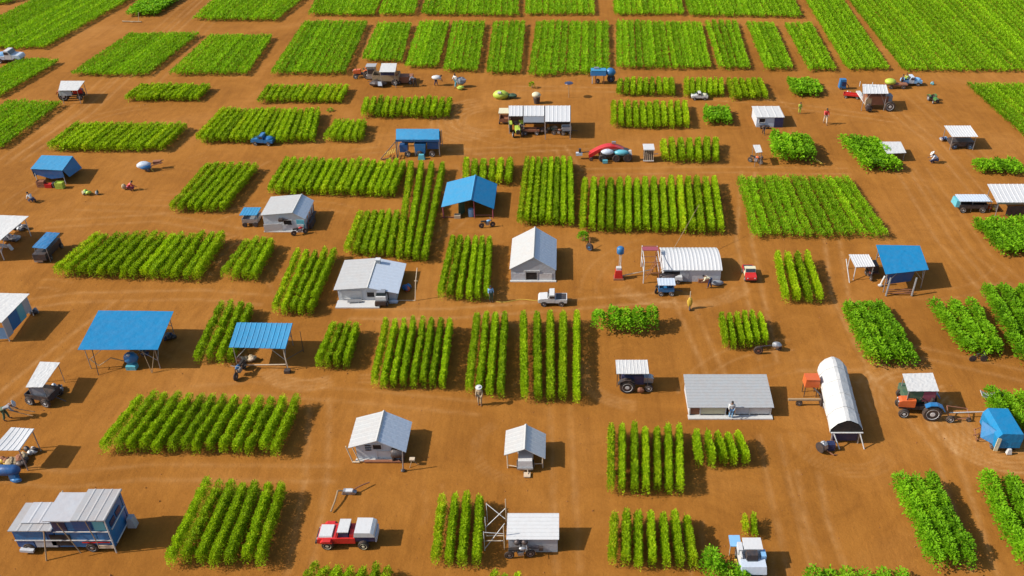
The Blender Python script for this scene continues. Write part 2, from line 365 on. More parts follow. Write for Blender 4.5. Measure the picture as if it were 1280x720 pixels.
def crop_row(parent, P0, P1, h, wid, kind, sc, org, dens=1.0, yellow=0.0):
    """one planted row from P0 to P1 on the ground"""
    global NLEAF
    P0, P1 = np.array(P0), np.array(P1); Lr = np.linalg.norm(P1-P0); dr = (P1-P0)/Lr; sd = np.array([dr[1], -dr[0]])
    pp = {'A': .34, 'B': .62, 'C': .45}[kind]; k = max(2, int(Lr/pp))
    pt = (np.arange(k)+.5+rng.uniform(-.3, .3, k))/k*Lr
    ph = h*np.clip(rng.normal(1, {'A': .055, 'B': .11, 'C': .06}[kind], k), .6, 1.3)
    pw = wid*np.clip(rng.normal(1, .06 if kind == 'A' else .12, k), .65, 1.35); po = rng.normal(0, .02 if kind == 'A' else .055, k)
    ptone = rng.normal(0, .05 if kind != 'B' else .09, k) + rng.normal(0, .10) + .07*np.sin(pt*rng.uniform(.5, 1.2)+P0[0]*3.1) 
    if kind == 'A': ph[rng.random(k) < .03] *= .6; gone = rng.random(k) < .012; pw[gone] *= .35; ph[gone] *= .4
    s8 = sc*.8
    if kind == 'A': ll = max(.15, 1.95/s8); lw = ll*.36; area = (2*h+wid)*.95
    elif kind == 'B': ll = max(.20, 2.7/s8); lw = ll*.55; area = (1.6*h+wid)*1.35
    else: ll = max(.20, 2.2/s8); lw = ll*.33; area = (.9*h+wid)*.95
    n = int(Lr*area*dens*1.35/(.5*ll*lw)); n = max(n, 30); NLEAF += n
    i = rng.integers(0, k, n); th = rng.uniform(0, 2*np.pi, n)
    t = rng.power(2.0, n) if kind == 'A' else rng.power(2.6, n)
    if kind == 'A': rad = .5*pw[i]*np.where(t < .35, .78+t*.63, 1-((t-.35)/.65)**2.6*.5)
    elif kind == 'B': rad = .5*pw[i]*np.sqrt(np.clip(1-((t-.45)/.62)**2, .08, 1))*1.02
    else: rad = .5*pw[i]*(1-.30*t**3)
    fr = rng.power(2.6, n); rad = rad*fr
    a = po[i]+rad*np.cos(th); al = pt[i]+(rad*np.sin(th))*1.1+rng.normal(0, pp*.3, n)
    z = t*ph[i]*(.96 if kind != 'B' else .9)+.03
    if kind == 'B': z = z + .10*h*np.sqrt(np.clip(1-fr, 0, 1))
    B = np.column_stack([P0[0]+dr[0]*al+sd[0]*a, P0[1]+dr[1]*al+sd[1]*a, z])
    out = {'A': .5, 'B': 1.1, 'C': .55}[kind]; up = {'A': .40, 'B': .22, 'C': .7}[kind]
    cx, sx = np.cos(th)*out, np.sin(th)*out
    D = np.column_stack([sd[0]*cx+dr[0]*sx, sd[1]*cx+dr[1]*sx, up+.35*t]) + rng.normal(0, .28, (n, 3)); D /= np.linalg.norm(D, axis=1)[:, None]
    Ln = ll*rng.uniform(.65, 1.4, n); Wd = lw*rng.uniform(.7, 1.3, n)
    tone = np.clip(.52+ptone[i]+rng.normal(0, .13 if kind != 'C' else .10, n), .03, .93)
    yl = rng.random(n) < (.012+yellow*np.exp(-((al-Lr*.5)/(.5*Lr))**2*0)*1.0); tone[yl] = rng.uniform(.9, 1.0, yl.sum())
    B[:, 0] -= org.x; B[:, 1] -= org.y
    o = leaves_mesh('crop_row', B, D, Ln, Wd, tone, 'leaf'+kind, parent)
    return o
def plot(FL, FR, BR, BL, kind, h, sp, label, wf=None, yellow=.0, dens=1.0, cat='crop plot'):
    a, b = G(*FL), G(*FR); c, e = G(*BR, h*.85), G(*BL, h*.85)
    W = (b-a).length; n = max(1, int(round(W/(sp*(.88 if kind == 'A' else 1))))); org = (a+b+c+e)/4; org.z = 0
    root = thing('crop_plot', org, label, cat, 'crop plots on the orange soil')
    h = h*{'A': .9, 'B': 1, 'C': .68}[kind]
    wf = wf or {'A': .58 if FL[1] > 370 else .70, 'B': .98, 'C': .86}[kind]
    for k in range(n):
        u = (k+.5)/n; p0 = a.lerp(b, u); p1 = e.lerp(c, u); dy = (p1-p0).normalized()
        j0, j1 = random.uniform(-.12, .30), random.uniform(-.12, .30)
        p0 = p0+dy*(j0+.2); p1 = p1-dy*(j1+.1)
        jx = random.uniform(-.07, .07)*sp
        sc = SC((FL[1]*.7+BL[1]*.3))
        crop_row(root, (p0.x+jx, p0.y), (p1.x+jx*.5, p1.y), h*random.uniform(.93, 1.07), W/n*wf*random.uniform(.9, 1.1), kind, sc, org, dens, .22 if k == 0 and kind == 'A' and FL[1] % 3 == 1 else yellow)
    return root
PL = [
 ((-75, 63), (55, 63), (175, -10), (58, -10), 'C', .8, .8, 'large dense green field at the far left corner above the parked white and blue vehicle'),
 ((-40, 8), (4, 7), (30, -5), (-5, -5), 'C', .8, .9, 'sliver of crop in the extreme top left corner'),
 ((160, 21), (196, 20), (230, -8), (182, -8), 'B', .9, .8, 'small rounded far plot beside the log lying on the left track'),
 ((241, 27), (347, 28), (387, -10), (276, -10), 'C', .9, .9, 'leftmost far plot of the top row, right of the diagonal dirt road'),
 ((386, 21), (468, 22), (480, -10), (398, -10), 'C', .9, .9, 'top row plot directly behind the wide plot left of the orange tractor'),
 ((473, 21), (518, 21), (525, -10), (482, -10), 'C', .9, .9, 'narrow top row plot third from the left dirt road'),
 ((526, 21), (648, 22), (648, -10), (533, -10), 'C', .9, 1.0, 'wide top row plot behind the three slender far plots'),
 ((656, 21), (744, 21), (742, -10), (657, -10), 'C', .9, 1.0, 'top row plot just left of the wide gap behind the blue tractor'),
 ((767, 21), (855, 21), (850, -10), (766, -10), 'C', .9, 1.0, 'top row plot just right of the wide gap behind the blue tractor'),
 ((861, 22), (1003, 24), (988, -10), (853, -10), 'C', .9, .9, 'widest top row plot, ending at the slanting path on the right'),
 ((88, 97), (185, 97), (250, 39), (163, 40), 'C', .9, .8, 'slanted dense plot behind the red tractor with the white roof'),
 ((212, 96), (310, 96), (340, 42), (263, 42), 'C', 1.0, .9, 'slanted far plot split by a dark furrow, second from the diagonal road'),
 ((338, 96), (432, 96), (460, 25), (380, 25), 'C', 1.0, 1.0, 'tall slanted far plot immediately left of the orange tractor'),
 ((452, 79), (503, 80), (514, 27), (472, 27), 'C', 1.0, .9, 'far plot directly behind the orange tractor with the white trailer'),
 ((506, 87), (548, 87), (562, 25), (524, 25), 'C', 1.0, .9, 'first of three slender far plots, behind the person in grey'),
 ((555, 91), (598, 92), (607, 25), (566, 25), 'C', 1.0, .9, 'middle of three slender far plots, behind the pair carrying loads'),
 ((608, 95), (650, 95), (657, 25), (616, 25), 'C', 1.0, .9, 'last of three slender far plots, behind the green covered mound'),
 ((660, 98), (762, 94), (761, 25), (670, 25), 'C', 1.0, 1.1, 'broad far plot of striped rows behind the blue tractor'),
 ((770, 88), (838, 88), (830, 25), (770, 24), 'C', 1.0, 1.0, 'far plot with close straight rows right of the blue tractor'),
 ((840, 89), (889, 88), (877, 26), (831, 26), 'C', 1.0, .9, 'far plot touching the right side of the one beside the blue tractor'),
 ((898, 89), (938, 89), (922, 24), (880, 24), 'C', 1.0, .9, 'far plot behind the little white van in the crops'),
 ((955, 90), (991, 90), (968, 27), (932, 26), 'C', 1.0, .9, 'narrow leaning far plot behind the tiny square plot'),
 ((1010, 91), (1045, 91), (1015, 27), (980, 27), 'C', 1.0, .9, 'narrow leaning far plot behind the upright blue barrow'),
 ((1058, 90), (1112, 90), (1050, -8), (1003, -8), 'C', .8, .9, 'long strip field between two slanting paths at the upper right'),
 ((1128, 91), (1400, 92), (1290, -10), (1055, -8), 'C', .7, 1.0, 'vast unbroken green field filling the upper right corner'),
 ((155, 128), (248, 129), (265, 105), (176, 104), 'A', 1.0, .9, 'low plot to the right of the red tractor with the white roof'),
 ((322, 131), (427, 131), (438, 105), (334, 105), 'A', 1.0, 1.0, 'short wide plot in front of the tall slanted far plot'),
 ((451, 149), (562, 151), (567, 121), (455, 121), 'A', 1.3, 1.1, 'short wide plot behind the long blue canopied trailer'),
 ((769, 122), (845, 122), (843, 97), (772, 97), 'A', 1.1, 1.1, 'upper of two stacked short plots right of the blue tractor'),
 ((763, 162), (863, 163), (860, 126), (763, 126), 'A', 1.2, 1.1, 'lower of two stacked short plots right of the long white shelter'),
 ((854, 124), (905, 123), (905, 98), (855, 98), 'A', 1.1, 1.0, 'small plot with the little white van parked at its front edge'),
 ((912, 127), (961, 126), (953, 98), (907, 98), 'A', 1.1, 1.0, 'small plot right of the one with the little white van'),
 ((882, 157), (913, 157), (911, 134), (880, 133), 'B', 1.1, .9, 'tiny bushy patch left of the white roofed hut with blue walls'),
 ((992, 123), (1028, 122), (1020, 98), (984, 98), 'B', .9, .8, 'tiny square plot left of the upright blue barrow'),
 ((-75, 190), (5, 188), (78, 125), (10, 123), 'C', 1.0, .9, 'dark edged plot cut by the left frame edge, below the road with the red tractor'),
 ((-70, 125), (0, 124), (75, 73), (25, 72), 'C', .8, .8, 'wedge of field in front of the parked white and blue vehicle'),
 ((57, 191), (205, 192), (237, 153), (95, 152), 'A', 1.1, 1.0, 'wide slanted plot behind the blue tent'),
 ((243, 181), (395, 181), (401, 136), (277, 135), 'A', 1.2, 1.0, 'wide plot with the blue car parked at its front edge'),
 ((403, 179), (455, 180), (459, 149), (418, 149), 'A', 1.2, 1.0, 'small plot left of the long blue canopied trailer'),
 ((211, 268), (283, 268), (325, 203), (258, 202), 'A', 1.2, 1.0, 'slanted plot behind the light blue cart and left of the grey house'),
 ((334, 245), (495, 250), (510, 199), (355, 196), 'A', 1.3, 1.0, 'wide plot of leaning rows directly behind the white roofed grey house'),
 ((429, 322), (492, 327), (500, 263), (447, 262), 'A', 1.3, 1.0, 'plot of leaning rows directly behind the white house with the chimney'),
 ((494, 328), (536, 330), (560, 203), (507, 200), 'A', 1.3, .95, 'long plot of rows running left of the blue gabled shelter'),
 ((577, 232), (640, 234), (643, 198), (577, 197), 'A', 1.3, 1.1, 'plot standing behind the blue gabled shelter'),
 ((645, 283), (718, 285), (716, 196), (655, 196), 'A', 1.4, .95, 'plot of tall straight rows directly behind the grey gabled barn'),
 ((722, 292), (906, 296), (898, 220), (726, 221), 'A', 1.4, 1.15, 'very wide plot of tall rows behind the barrel roofed shed'),
 ((826, 205), (899, 207), (900, 172), (823, 172), 'A', 1.4, 1.2, 'plot right of the small white cage cart'),
 ((965, 205), (1018, 207), (1012, 168), (962, 167), 'B', 1.9, 1.3, 'tall bushy dark green thicket below the white roofed hut with blue walls'),
 ((1078, 215), (1127, 217), (1097, 172), (1047, 170), 'B', 1.2, 1.2, 'bushy plot with the low white awning at its right edge'),
 ((1222, 219), (1280, 220), (1268, 199), (1216, 200), 'B', .9, 1.0, 'small low plot behind the white canopied van at the right edge'),
 ((938, 300), (1112, 300), (1062, 218), (921, 218), 'C', 1.1, 1.15, 'large dense unbroken plot right of centre, behind the blue canopy on the right'),
 ((1283, 178), (1400, 178), (1300, 102), (1208, 103), 'C', .8, 1.0, 'field at the right frame edge below the vast upper right field'),
 ((1248, 322), (1335, 322), (1290, 273), (1215, 273), 'B', 1.1, 1.1, 'bushy plot in front of the white canopied van at the right edge'),
 ((66, 349), (253, 356), (283, 290), (118, 290), 'A', 1.4, 1.25, 'wide plot of thick slanting rows above the big blue canopy'),
 ((275, 353), (325, 354), (345, 297), (306, 297), 'A', 1.4, 1.1, 'small plot of rows in front of the light blue cart'),
 ((338, 397), (394, 398), (424, 310), (366, 311), 'A', 1.4, 1.0, 'plot of rows just left of the white house with the chimney'),
 ((545, 378), (615, 380), (617, 295), (562, 294), 'A', 1.5, 1.1, 'plot of tall rows between the house with the chimney and the gabled barn'),
 ((975, 383), (1031, 382), (1014, 314), (966, 314), 'A', 1.4, 1.2, 'plot of rows between the red car and the small white canopy'),
 ((241, 458), (296, 459), (319, 377), (272, 375), 'A', 1.4, 1.0, 'plot of rows between the two blue flat canopies'),
 ((391, 465), (440, 465), (451, 402), (413, 402), 'A', 1.5, .86, 'small four row plot right of the smaller blue flat canopy'),
 ((462, 489), (559, 491), (568, 397), (477, 398), 'A', 1.5, .95, 'plot of eight tall rows above and behind the gabled hut with the black tank'),
 ((579, 495), (632, 506), (637, 390), (590, 389), 'A', 1.5, 1.1, 'narrow plot with the person in a pale hat at its front edge'),
 ((648, 507), (728, 508), (729, 389), (646, 390), 'A', 1.5, 1.1, 'plot of six long rows in the middle, in front of the white pickup'),
 ((742, 417), (822, 420), (823, 387), (740, 387), 'B', 1.8, 1.1, 'short hedge of dark bushy plants right of the white pickup'),
 ((901, 441), (962, 438), (954, 389), (897, 389), 'A', 1.5, .9, 'small plot with an iron two wheeled cart at its right corner'),
 ((1083, 460), (1149, 461), (1104, 376), (1054, 377), 'B', 1.3, 1.3, 'bushy slanted plot behind the orange tractor with the white canopy'),
 ((1206, 449), (1257, 450), (1225, 376), (1158, 375), 'B', 1.3, 1.3, 'bushy slanted plot with the bicycle lying at its front edge'),
 ((1270, 458), (1345, 458), (1305, 355), (1226, 355), 'B', 1.3, 1.3, 'long bushy plot at the right frame edge behind the blue covered trailer'),
 ((122, 573), (352, 574), (377, 494), (171, 490), 'A', 1.5, 1.12, 'widest near plot of slanting rows at lower left, above the blue bus'),
 ((756, 622), (857, 622), (857, 529), (757, 528), 'A', 1.6, .98, 'upper of two near plots with seven widely spaced straight rows'),
 ((866, 588), (942, 589), (929, 537), (864, 537), 'A', 1.7, 1.05, 'small plot of rows just below the long grey roofed shed'),
 ((204, 713), (335, 716), (360, 600), (251, 599), 'A', 1.5, 1.15, 'near plot of slanting rows between the blue bus and the red jeep'),
 ((534, 715), (604, 716), (607, 617), (545, 615), 'A', 1.5, 1.1, 'near plot of four rows left of the scaffold frame'),
 ((756, 715), (875, 716), (866, 637), (761, 635), 'A', 1.6, 1.0, 'lower of two near plots with widely spaced straight rows'),
 ((1160, 715), (1222, 716), (1170, 592), (1117, 591), 'B', 1.5, 1.2, 'near bushy plot right of the large empty bare field'),
 ((1270, 715), (1345, 716), (1310, 595), (1218, 595), 'B', 1.5, 1.2, 'near bushy plot cut by the lower right frame edge'),
 ((365, 745), (490, 742), (494, 706), (388, 704), 'A', 1.2, 1.0, 'plot cut by the bottom frame edge below the red jeep'),
 ((600, 745), (650, 745), (655, 712), (612, 713), 'A', 1.1, 1.0, 'plot cut by the bottom frame edge below the near white shed'),
 ((1000, 740), (1140, 742), (1138, 715), (1005, 712), 'B', .8, 1.3, 'low ragged growth along the bottom edge of the bare field'),
 ((926, 676), (948, 676), (946, 643), (926, 643), 'A', 1.0, .7, 'tiny square patch of crop directly behind the white and blue truck'),
 ((877, 730), (904, 730), (900, 688), (882, 688), 'B', 1.6, 1.0, 'upright bushes beside the lower plot with widely spaced rows'),
 ((902, 735), (935, 735), (930, 706), (905, 706), 'B', 1.1, 1.0, 'low bushes left of the white and blue truck wheel'),
 ((1245, 540), (1330, 545), (1300, 487), (1232, 488), 'B', 1.3, 1.2, 'bushy plot behind the blue covered trailer with a pale boat at its corner'),
]
for p in PL: plot(*p)
print('leaves', NLEAF)
# ------------------------------------------------------------------ shared pieces
def wheel(parent, c, r, wd, rim='steel', world=False, spokes=6, ax=(0, 1, 0)):
    t = MB().lathe(c, ax, [(-wd/2, r*.62), (-wd/2, r*.9), (-wd*.3, r), (wd*.3, r), (wd/2, r*.9), (wd/2, r*.62)], 20).build('wheel', 'rubber', parent, world, False)
    m = MB().lathe(c, ax, [(-wd*.54, r*.1), (-wd*.54, r*.25), (-wd*.46, r*.3), (-wd*.46, r*.58), (-wd*.55, r*.66), (wd*.55, r*.66), (wd*.46, r*.58), (wd*.46, r*.3), (wd*.54, r*.25), (wd*.54, r*.1)], 16)
    m.build('rim', rim, t, world)
    return t
def posts(parent, pts, r, mat, world=False):
    for a, b in pts: MB().cyl(a, b, r, n=6).build('post', mat, parent, world)
def roofpan(parent, c, L_, W_, mat, th=.05, rib=.3, arch=0, name='canopy_roof'):
    x, y, z = c
    MB().sheet((x-L_/2, y-W_/2, z), (x+L_/2, y-W_/2, z), (x+L_/2, y+W_/2, z), (x-L_/2, y+W_/2, z), rib=rib, amp=.02, th=th, arch=arch, nv=3).build(name, mat, parent, False)
def tractor(px, py, rz, label, hood='orange', canopy=None, cl=1.7, cw=1.6, ch=2.2, fend=None, k=1.0, rim='lsteel', cat='tractor', group=None):
    t = thing('tractor', G(px, py), label, cat, group, rz); t.scale = (k, k, k)
    fend = fend or hood
    MB().box((.1, 0, .62), (2.6, .42, .3)).build('chassis', 'iron', t, False)
    MB().prism([(.35, .7), (1.45, .7), (1.5, .85), (1.46, 1.15), (1.3, 1.24), (.35, 1.32)], -.3, .3).build('hood', hood, t, False)
    MB().box((1.49, 0, .93), (.04, .5, .4)).build('grille', 'iron', t, False)
    MB().cyl((.95, .18, 1.2), (.95, .18, 1.85), .04).build('exhaust', 'iron', t, False)
    MB().box((-.55, 0, 1.0), (.45, .45, .1)).box((-.78, 0, 1.22), (.1, .45, .4), ry=-.15).build('seat', 'iron', t, False)
    MB().cyl((.1, 0, 1.1), (-.1, 0, 1.35), .02).lathe((-.12, 0, 1.36), (-.5, 0, .8), [(-.01, .16), (-.01, .2), (.01, .2), (.01, .16)], 14).build('steering_wheel', 'iron', t, False)
    for s in (-1, 1):
        wheel(t, (-.75, s*.72, .66), .66, .34, rim); wheel(t, (1.1, s*.6, .38), .38, .2, rim)
        MB().prism([(-1.5, .95), (-1.3, 1.25), (-.95, 1.42), (-.5, 1.4), (-.2, 1.2), (-.16, 1.25), (-.48, 1.46), (-.95, 1.49), (-1.34, 1.31), (-1.56, .98)], s*.72-.2, s*.72+.2).build('fender', fend, t, False)
    for s in (-1, 1): MB().blob((1.5, s*.2, 1.12), (.08, .12, .12), 1, 0).build('headlight', 'white', t, False)
    if canopy:
        cx = -.35
        roofpan(t, (cx, 0, ch), cl, cw, canopy)
        posts(t, [((cx+i*(cl/2-.08), j*(cw/2-.08), .75), (cx+i*(cl/2-.08), j*(cw/2-.08), ch-.05)) for i in (-1, 1) for j in (-1, 1)], .03, 'iron')
    return t
def cart(px, py, rz, label, L_=2.2, W_=1.3, body='wood', cover=None, ch=1.7, wr=.38, cat='cart', bh=.4, drawbar=True, side=None, four=True, rim='lsteel', group=None, arch=0, name='cart'):
    t = thing(name, G(px, py), label, cat, group, rz)
    z0 = wr+.12
    MB().box((0, 0, z0), (L_, W_*.55, .12)).build('frame', 'iron', t, False)
    b = MB().box((0, 0, z0+.09), (L_, W_, .06))
    for s in (-1, 1): b.box((0, s*(W_/2-.025), z0+.12+bh/2), (L_, .05, bh)); b.box((s*(L_/2-.025), 0, z0+.12+bh/2), (.05, W_-.1, bh))
    b.build('box_body', body, t, False)
    for i in ((-1, 1) if four else (0,)):
        for s in (-1, 1): wheel(t, (i*L_*.34, s*(W_/2+.04), wr), wr, .18, rim)
    if drawbar: MB().cyl((L_/2, 0, z0), (L_/2+.9, 0, .2), .04).build('drawbar', 'iron', t, False)
    if cover:
        roofpan(t, (0, 0, ch), L_+.2, W_+.2, cover, arch=arch)
        posts(t, [((i*(L_/2-.04), j*(W_/2-.04), z0+.1), (i*(L_/2-.04), j*(W_/2-.04), ch-.04)) for i in (-1, 1) for j in (-1, 1)], .03, 'steel')
    if side: MB().box((0, -W_/2-.02, (z0+ch)/2), (L_*.98, .03, ch-z0-.1)).build('side_panel', side, t, False)
    return t
def motorbike(px, py, rz, label, mat='iron', cat='motorbike', k=1.0, group=None):
    t = thing('motorbike', G(px, py), label, cat, group, rz); t.scale = (k, k, k)
    for x in (-.62, .62): wheel(t, (x, 0, .3), .3, .1)
    MB().path([(-.62, 0, .3), (-.2, 0, .62), (.3, 0, .72), (.5, 0, .82), (.62, 0, .3)], .035).path([(-.2, 0, .62), (-.1, 0, .3), (.25, 0, .35), (.3, 0, .72)], .03).build('frame', 'iron', t, False)
    MB().blob((.18, 0, .78), (.5, .26, .26), 2, .03).build('fuel_tank', mat, t, False, True)
    MB().box((-.35, 0, .78), (.65, .24, .1), top=(.9, .8)).build('seat', 'dark', t, False)
    MB().path([(.5, 0, .82), (.42, 0, 1.0)], .02).cyl((.40, -.33, 1.02), (.40, .33, 1.02), .018).build('handlebar', 'steel', t, False)
    MB().box((.05, 0, .42), (.34, .26, .26)).build('engine', 'steel', t, False)
    return t
def drum(px, py, label, mat='blue', r=.3, h=.88, cat='drum', group=None, tilt=0):
    c = G(px, py); t = thing('drum', c, label, cat, group)
    MB().lathe((0, 0, 0), (0, 0, 1), [(0, r*.96), (.02, r), (h*.33, r), (h*.35, r*1.04), (h*.37, r), (h*.64, r), (h*.66, r*1.04), (h*.68, r), (h*.98, r), (h, r*.95)], 18).build('barrel', mat, t, False)
    MB().lathe((0, 0, h), (0, 0, 1), [(0, r*.9), (.02, r*.88)], 18).build('lid', mat, t, False)
    return t
def crate(px, py, label, mat='wood', d=(.7, .5, .4), z=0, rz=0, group=None):
    t = MB(); x, y, h = d
    for k in range(3):
        zz = h*(k+.5)/3
        for s in (-1, 1): t.box((0, s*y/2, zz), (x, .03, h/3*.8)); t.box((s*(x/2-.02), 0, zz), (.03, y-.04, h/3*.8))
    t.box((0, 0, .02), (x-.02, y-.02, .03)).box((0, 0, h*.6), (x*.9, y*.85, h*.5))
    o = t.build('crate', mat, None, False); o.location = G(px, py)+Vector((0, 0, z)); o.rotation_euler = (0, 0, rz)
    return tag(o, label, 'crate', group)
def sack_heap(px, py, label, mats, n=5, s=.5, cat='bundle', name='sack_heap'):
    t = thing(name, G(px, py), label, cat)
    rr = random.Random(int(px*7+py))
    for k in range(n):
        MB().blob((rr.uniform(-s, s), rr.uniform(-s*.5, s*.5), .22+.12*(k % 2)), (s*1.2, s*.8, .42), k, .24, rz=rr.uniform(0, 3)).build('sack', mats[k % len(mats)], t, False, True)
    return t
# ------------------------------------------------------------------ people
def skin_mesh(name, verts, edges, rad, sub=1):
    bm = bmesh.new(); lay = bm.verts.layers.skin.verify(); vs = []
    for i, v in enumerate(verts):
        q = bm.verts.new(v); r = rad[i]; q[lay].radius = r if isinstance(r, tuple) else (r, r); q[lay].use_root = (i == 0); vs.append(q)
    for a, b in edges: bm.edges.new((vs[a], vs[b]))
    me = bpy.data.meshes.new(name); bm.to_mesh(me); bm.free()
    o = bpy.data.objects.new(name, me); COL.objects.link(o)
    m = o.modifiers.new('s', 'SKIN'); m.use_smooth_shade = True; m2 = o.modifiers.new('d', 'SUBSURF'); m2.levels = m2.render_levels = sub
    dg = bpy.context.evaluated_depsgraph_get(); r = bpy.data.meshes.new_from_object(o.evaluated_get(dg)); r.name = name
    bpy.data.objects.remove(o); return r
def pose_pts(bend=0, step=0, arm=0, squat=0):
    """facing +x; returns dict of joints"""
    P = {}
    hz = .94-squat*.5; P['pel'] = Vector((-squat*.25, 0, hz))
    def up(v): return P['pel'] + Matrix.Rotation(bend, 3, 'Y') @ Vector(v)
    P['spi'] = up((0, 0, .2)); P['che'] = up((0, 0, .42)); P['nek'] = up((.0, 0, .57)); P['hd1'] = up((.03, 0, .66)); P['hd2'] = up((.02, 0, .76))
    for s, n in ((1, 'L'), (-1, 'R')):
        P['sh'+n] = up((0, s*.18, .48)); a = arm if n == 'R' else arm*.6; a = max(a, bend*.25)
        e = P['sh'+n] + Vector((math.sin(a)*.27, s*.05, -math.cos(a)*.27)); w_ = e + Vector((math.sin(a+.5)*.25, -s*.01, -math.cos(a+.5)*.25))
        P['el'+n] = e; P['wr'+n] = w_; P['hn'+n] = w_ + (w_-e).normalized()*.08
        hp = P['pel']+Vector((0, s*.09, -.04)); st = step*s
        an = Vector((st*.32, s*.1, .08)); kn = hp.lerp(an, .5)+Vector((.04+squat*.45, 0, 0)); P['hp'+n] = hp; P['kn'+n] = kn; P['an'+n] = an; P['to'+n] = an+Vector((.16, 0, -.045))
    return P
POSES = {'stand': dict(bend=.05, step=.15, arm=.15), 'walk': dict(bend=.12, step=1, arm=.5), 'bend': dict(bend=1.15, step=.5, arm=.35), 'crouch': dict(bend=.75, step=.3, arm=.6, squat=.95), 'reach': dict(bend=.3, step=.4, arm=1.2)}
PC = {}
def pose_meshes(pose):
    if pose in PC: return PC[pose]
    P = pose_pts(**POSES[pose]); K = list(P); V = [P[k] for k in K]; ix = {k: i for i, k in enumerate(K)}
    rad = {'pel': (.12, .15), 'spi': (.10, .13), 'che': (.12, .16), 'nek': .055, 'hd1': .085, 'hd2': .088}
    E = [('pel', 'spi'), ('spi', 'che'), ('che', 'nek'), ('nek', 'hd1'), ('hd1', 'hd2')]
    for n in 'LR':
        E += [('che', 'sh'+n), ('sh'+n, 'el'+n), ('el'+n, 'wr'+n), ('wr'+n, 'hn'+n), ('pel', 'hp'+n), ('hp'+n, 'kn'+n), ('kn'+n, 'an'+n), ('an'+n, 'to'+n)]
        rad.update({'sh'+n: .062, 'el'+n: .043, 'wr'+n: .03, 'hn'+n: .034, 'hp'+n: .09, 'kn'+n: .062, 'an'+n: .042, 'to'+n: .04})
        d_ = (P['wr'+n]-P['el'+n]).normalized(); s = 1 if n == 'L' else -1; side = d_.cross(Vector((0, 1, 0))).normalized()
        for q in range(4):
            a = P['hn'+n]+side*((q-1.5)*.021)+d_*.04; b = a+d_*(.045-.006*abs(q-1.3)); c = b+d_*.03-Vector((0, s*.015, 0))
            for nm, pt in (('fa', a), ('fb', b), ('fc', c)): ix[nm+str(q)+n] = len(V); K.append(nm+str(q)+n); V.append(pt); rad[nm+str(q)+n] = .0095
            E += [('hn'+n, f'fa{q}{n}'), (f'fa{q}{n}', f'fb{q}{n}'), (f'fb{q}{n}', f'fc{q}{n}')]
        a = P['wr'+n]+side*.045+d_*.03; b = a+side*.02+d_*.035
        for nm, pt in (('ta', a), ('tb', b)): ix[nm+n] = len(V); K.append(nm+n); V.append(pt); rad[nm+n] = .011
        E += [('wr'+n, 'ta'+n), ('ta'+n, 'tb'+n)]
    hd = (P['hd2']-P['nek']).normalized(); fw = hd.cross(Vector((0, -1, 0))).normalized(); hc = P['hd1'].lerp(P['hd2'], .45)
    ix['nose'] = len(V); K.append('nose'); V.append(hc+fw*.105); rad['nose'] = .016; E.append(('hd1', 'nose'))
    body = skin_mesh('person', V, [(ix[a], ix[b]) for a, b in E], [rad[k] for k in K])
    body.materials.append(M['skin'])
    def sub(name, keys, edges, dr):
        j = {k: i for i, k in enumerate(keys)}
        def rr(k):
            r = rad[k]; return tuple(x+dr for x in r) if isinstance(r, tuple) else r+dr
        return skin_mesh(name, [P[k] if k in P else V[ix[k]] for k in keys], [(j[a], j[b]) for a, b in edges], [rr(k) for k in keys])
    for n in 'LR': P['cuf'+n] = P['el'+n].lerp(P['wr'+n], .6); rad['cuf'+n] = .036; P['hem'+n] = P['kn'+n].lerp(P['an'+n], .85); rad['hem'+n] = .05
    shirt = sub('shirt', ['che', 'spi', 'pel', 'shL', 'shR', 'elL', 'elR', 'cufL', 'cufR'], [('che', 'spi'), ('spi', 'pel'), ('che', 'shL'), ('che', 'shR'), ('shL', 'elL'), ('shR', 'elR'), ('elL', 'cufL'), ('elR', 'cufR')], .022)
    trs = sub('trousers', ['pel', 'hpL', 'hpR', 'knL', 'knR', 'hemL', 'hemR'], [('pel', 'hpL'), ('pel', 'hpR'), ('hpL', 'knL'), ('hpR', 'knR'), ('knL', 'hemL'), ('knR', 'hemR')], .02)
    hair = MB().blob(tuple(hc+hd*.05-fw*.02), (.2, .19, .18), 1, .03).v
    PC[pose] = (body, shirt, trs, hc, hd, fw, P); return PC[pose]
def person(px, py, rz, label, pose='stand', shirt='white', trousers='navy', hat=None, k=1.05, loc=None):
    body, sh, tr, hc, hd, fw, P = pose_meshes(pose)
    o = bpy.data.objects.new('person', body); COL.objects.link(o); o.location = loc or G(px, py); o.rotation_euler = (0, 0, rz); o.scale = (k, k, k)
    tag(o, label, 'person')
    for nm, me, mt in (('shirt', sh, shirt), ('trousers', tr, trousers)):
        c = bpy.data.objects.new(nm, me.copy()); c.data.materials.clear(); c.data.materials.append(M[mt]); COL.objects.link(c); c.parent = o
    if hat:
        b = hc+hd*.09
        MB().lathe(b, hd, [(-.015, .24), (.0, .25), (.015, .24), (.02, .12), (.10, .10), (.12, .06)], 16).build('hat', hat, o, False)
    else: MB().blob(tuple(hc+hd*.045-fw*.02), (.21, .2, .19), 1, .03).build('hair', 'hair', o, False, True)
    return o
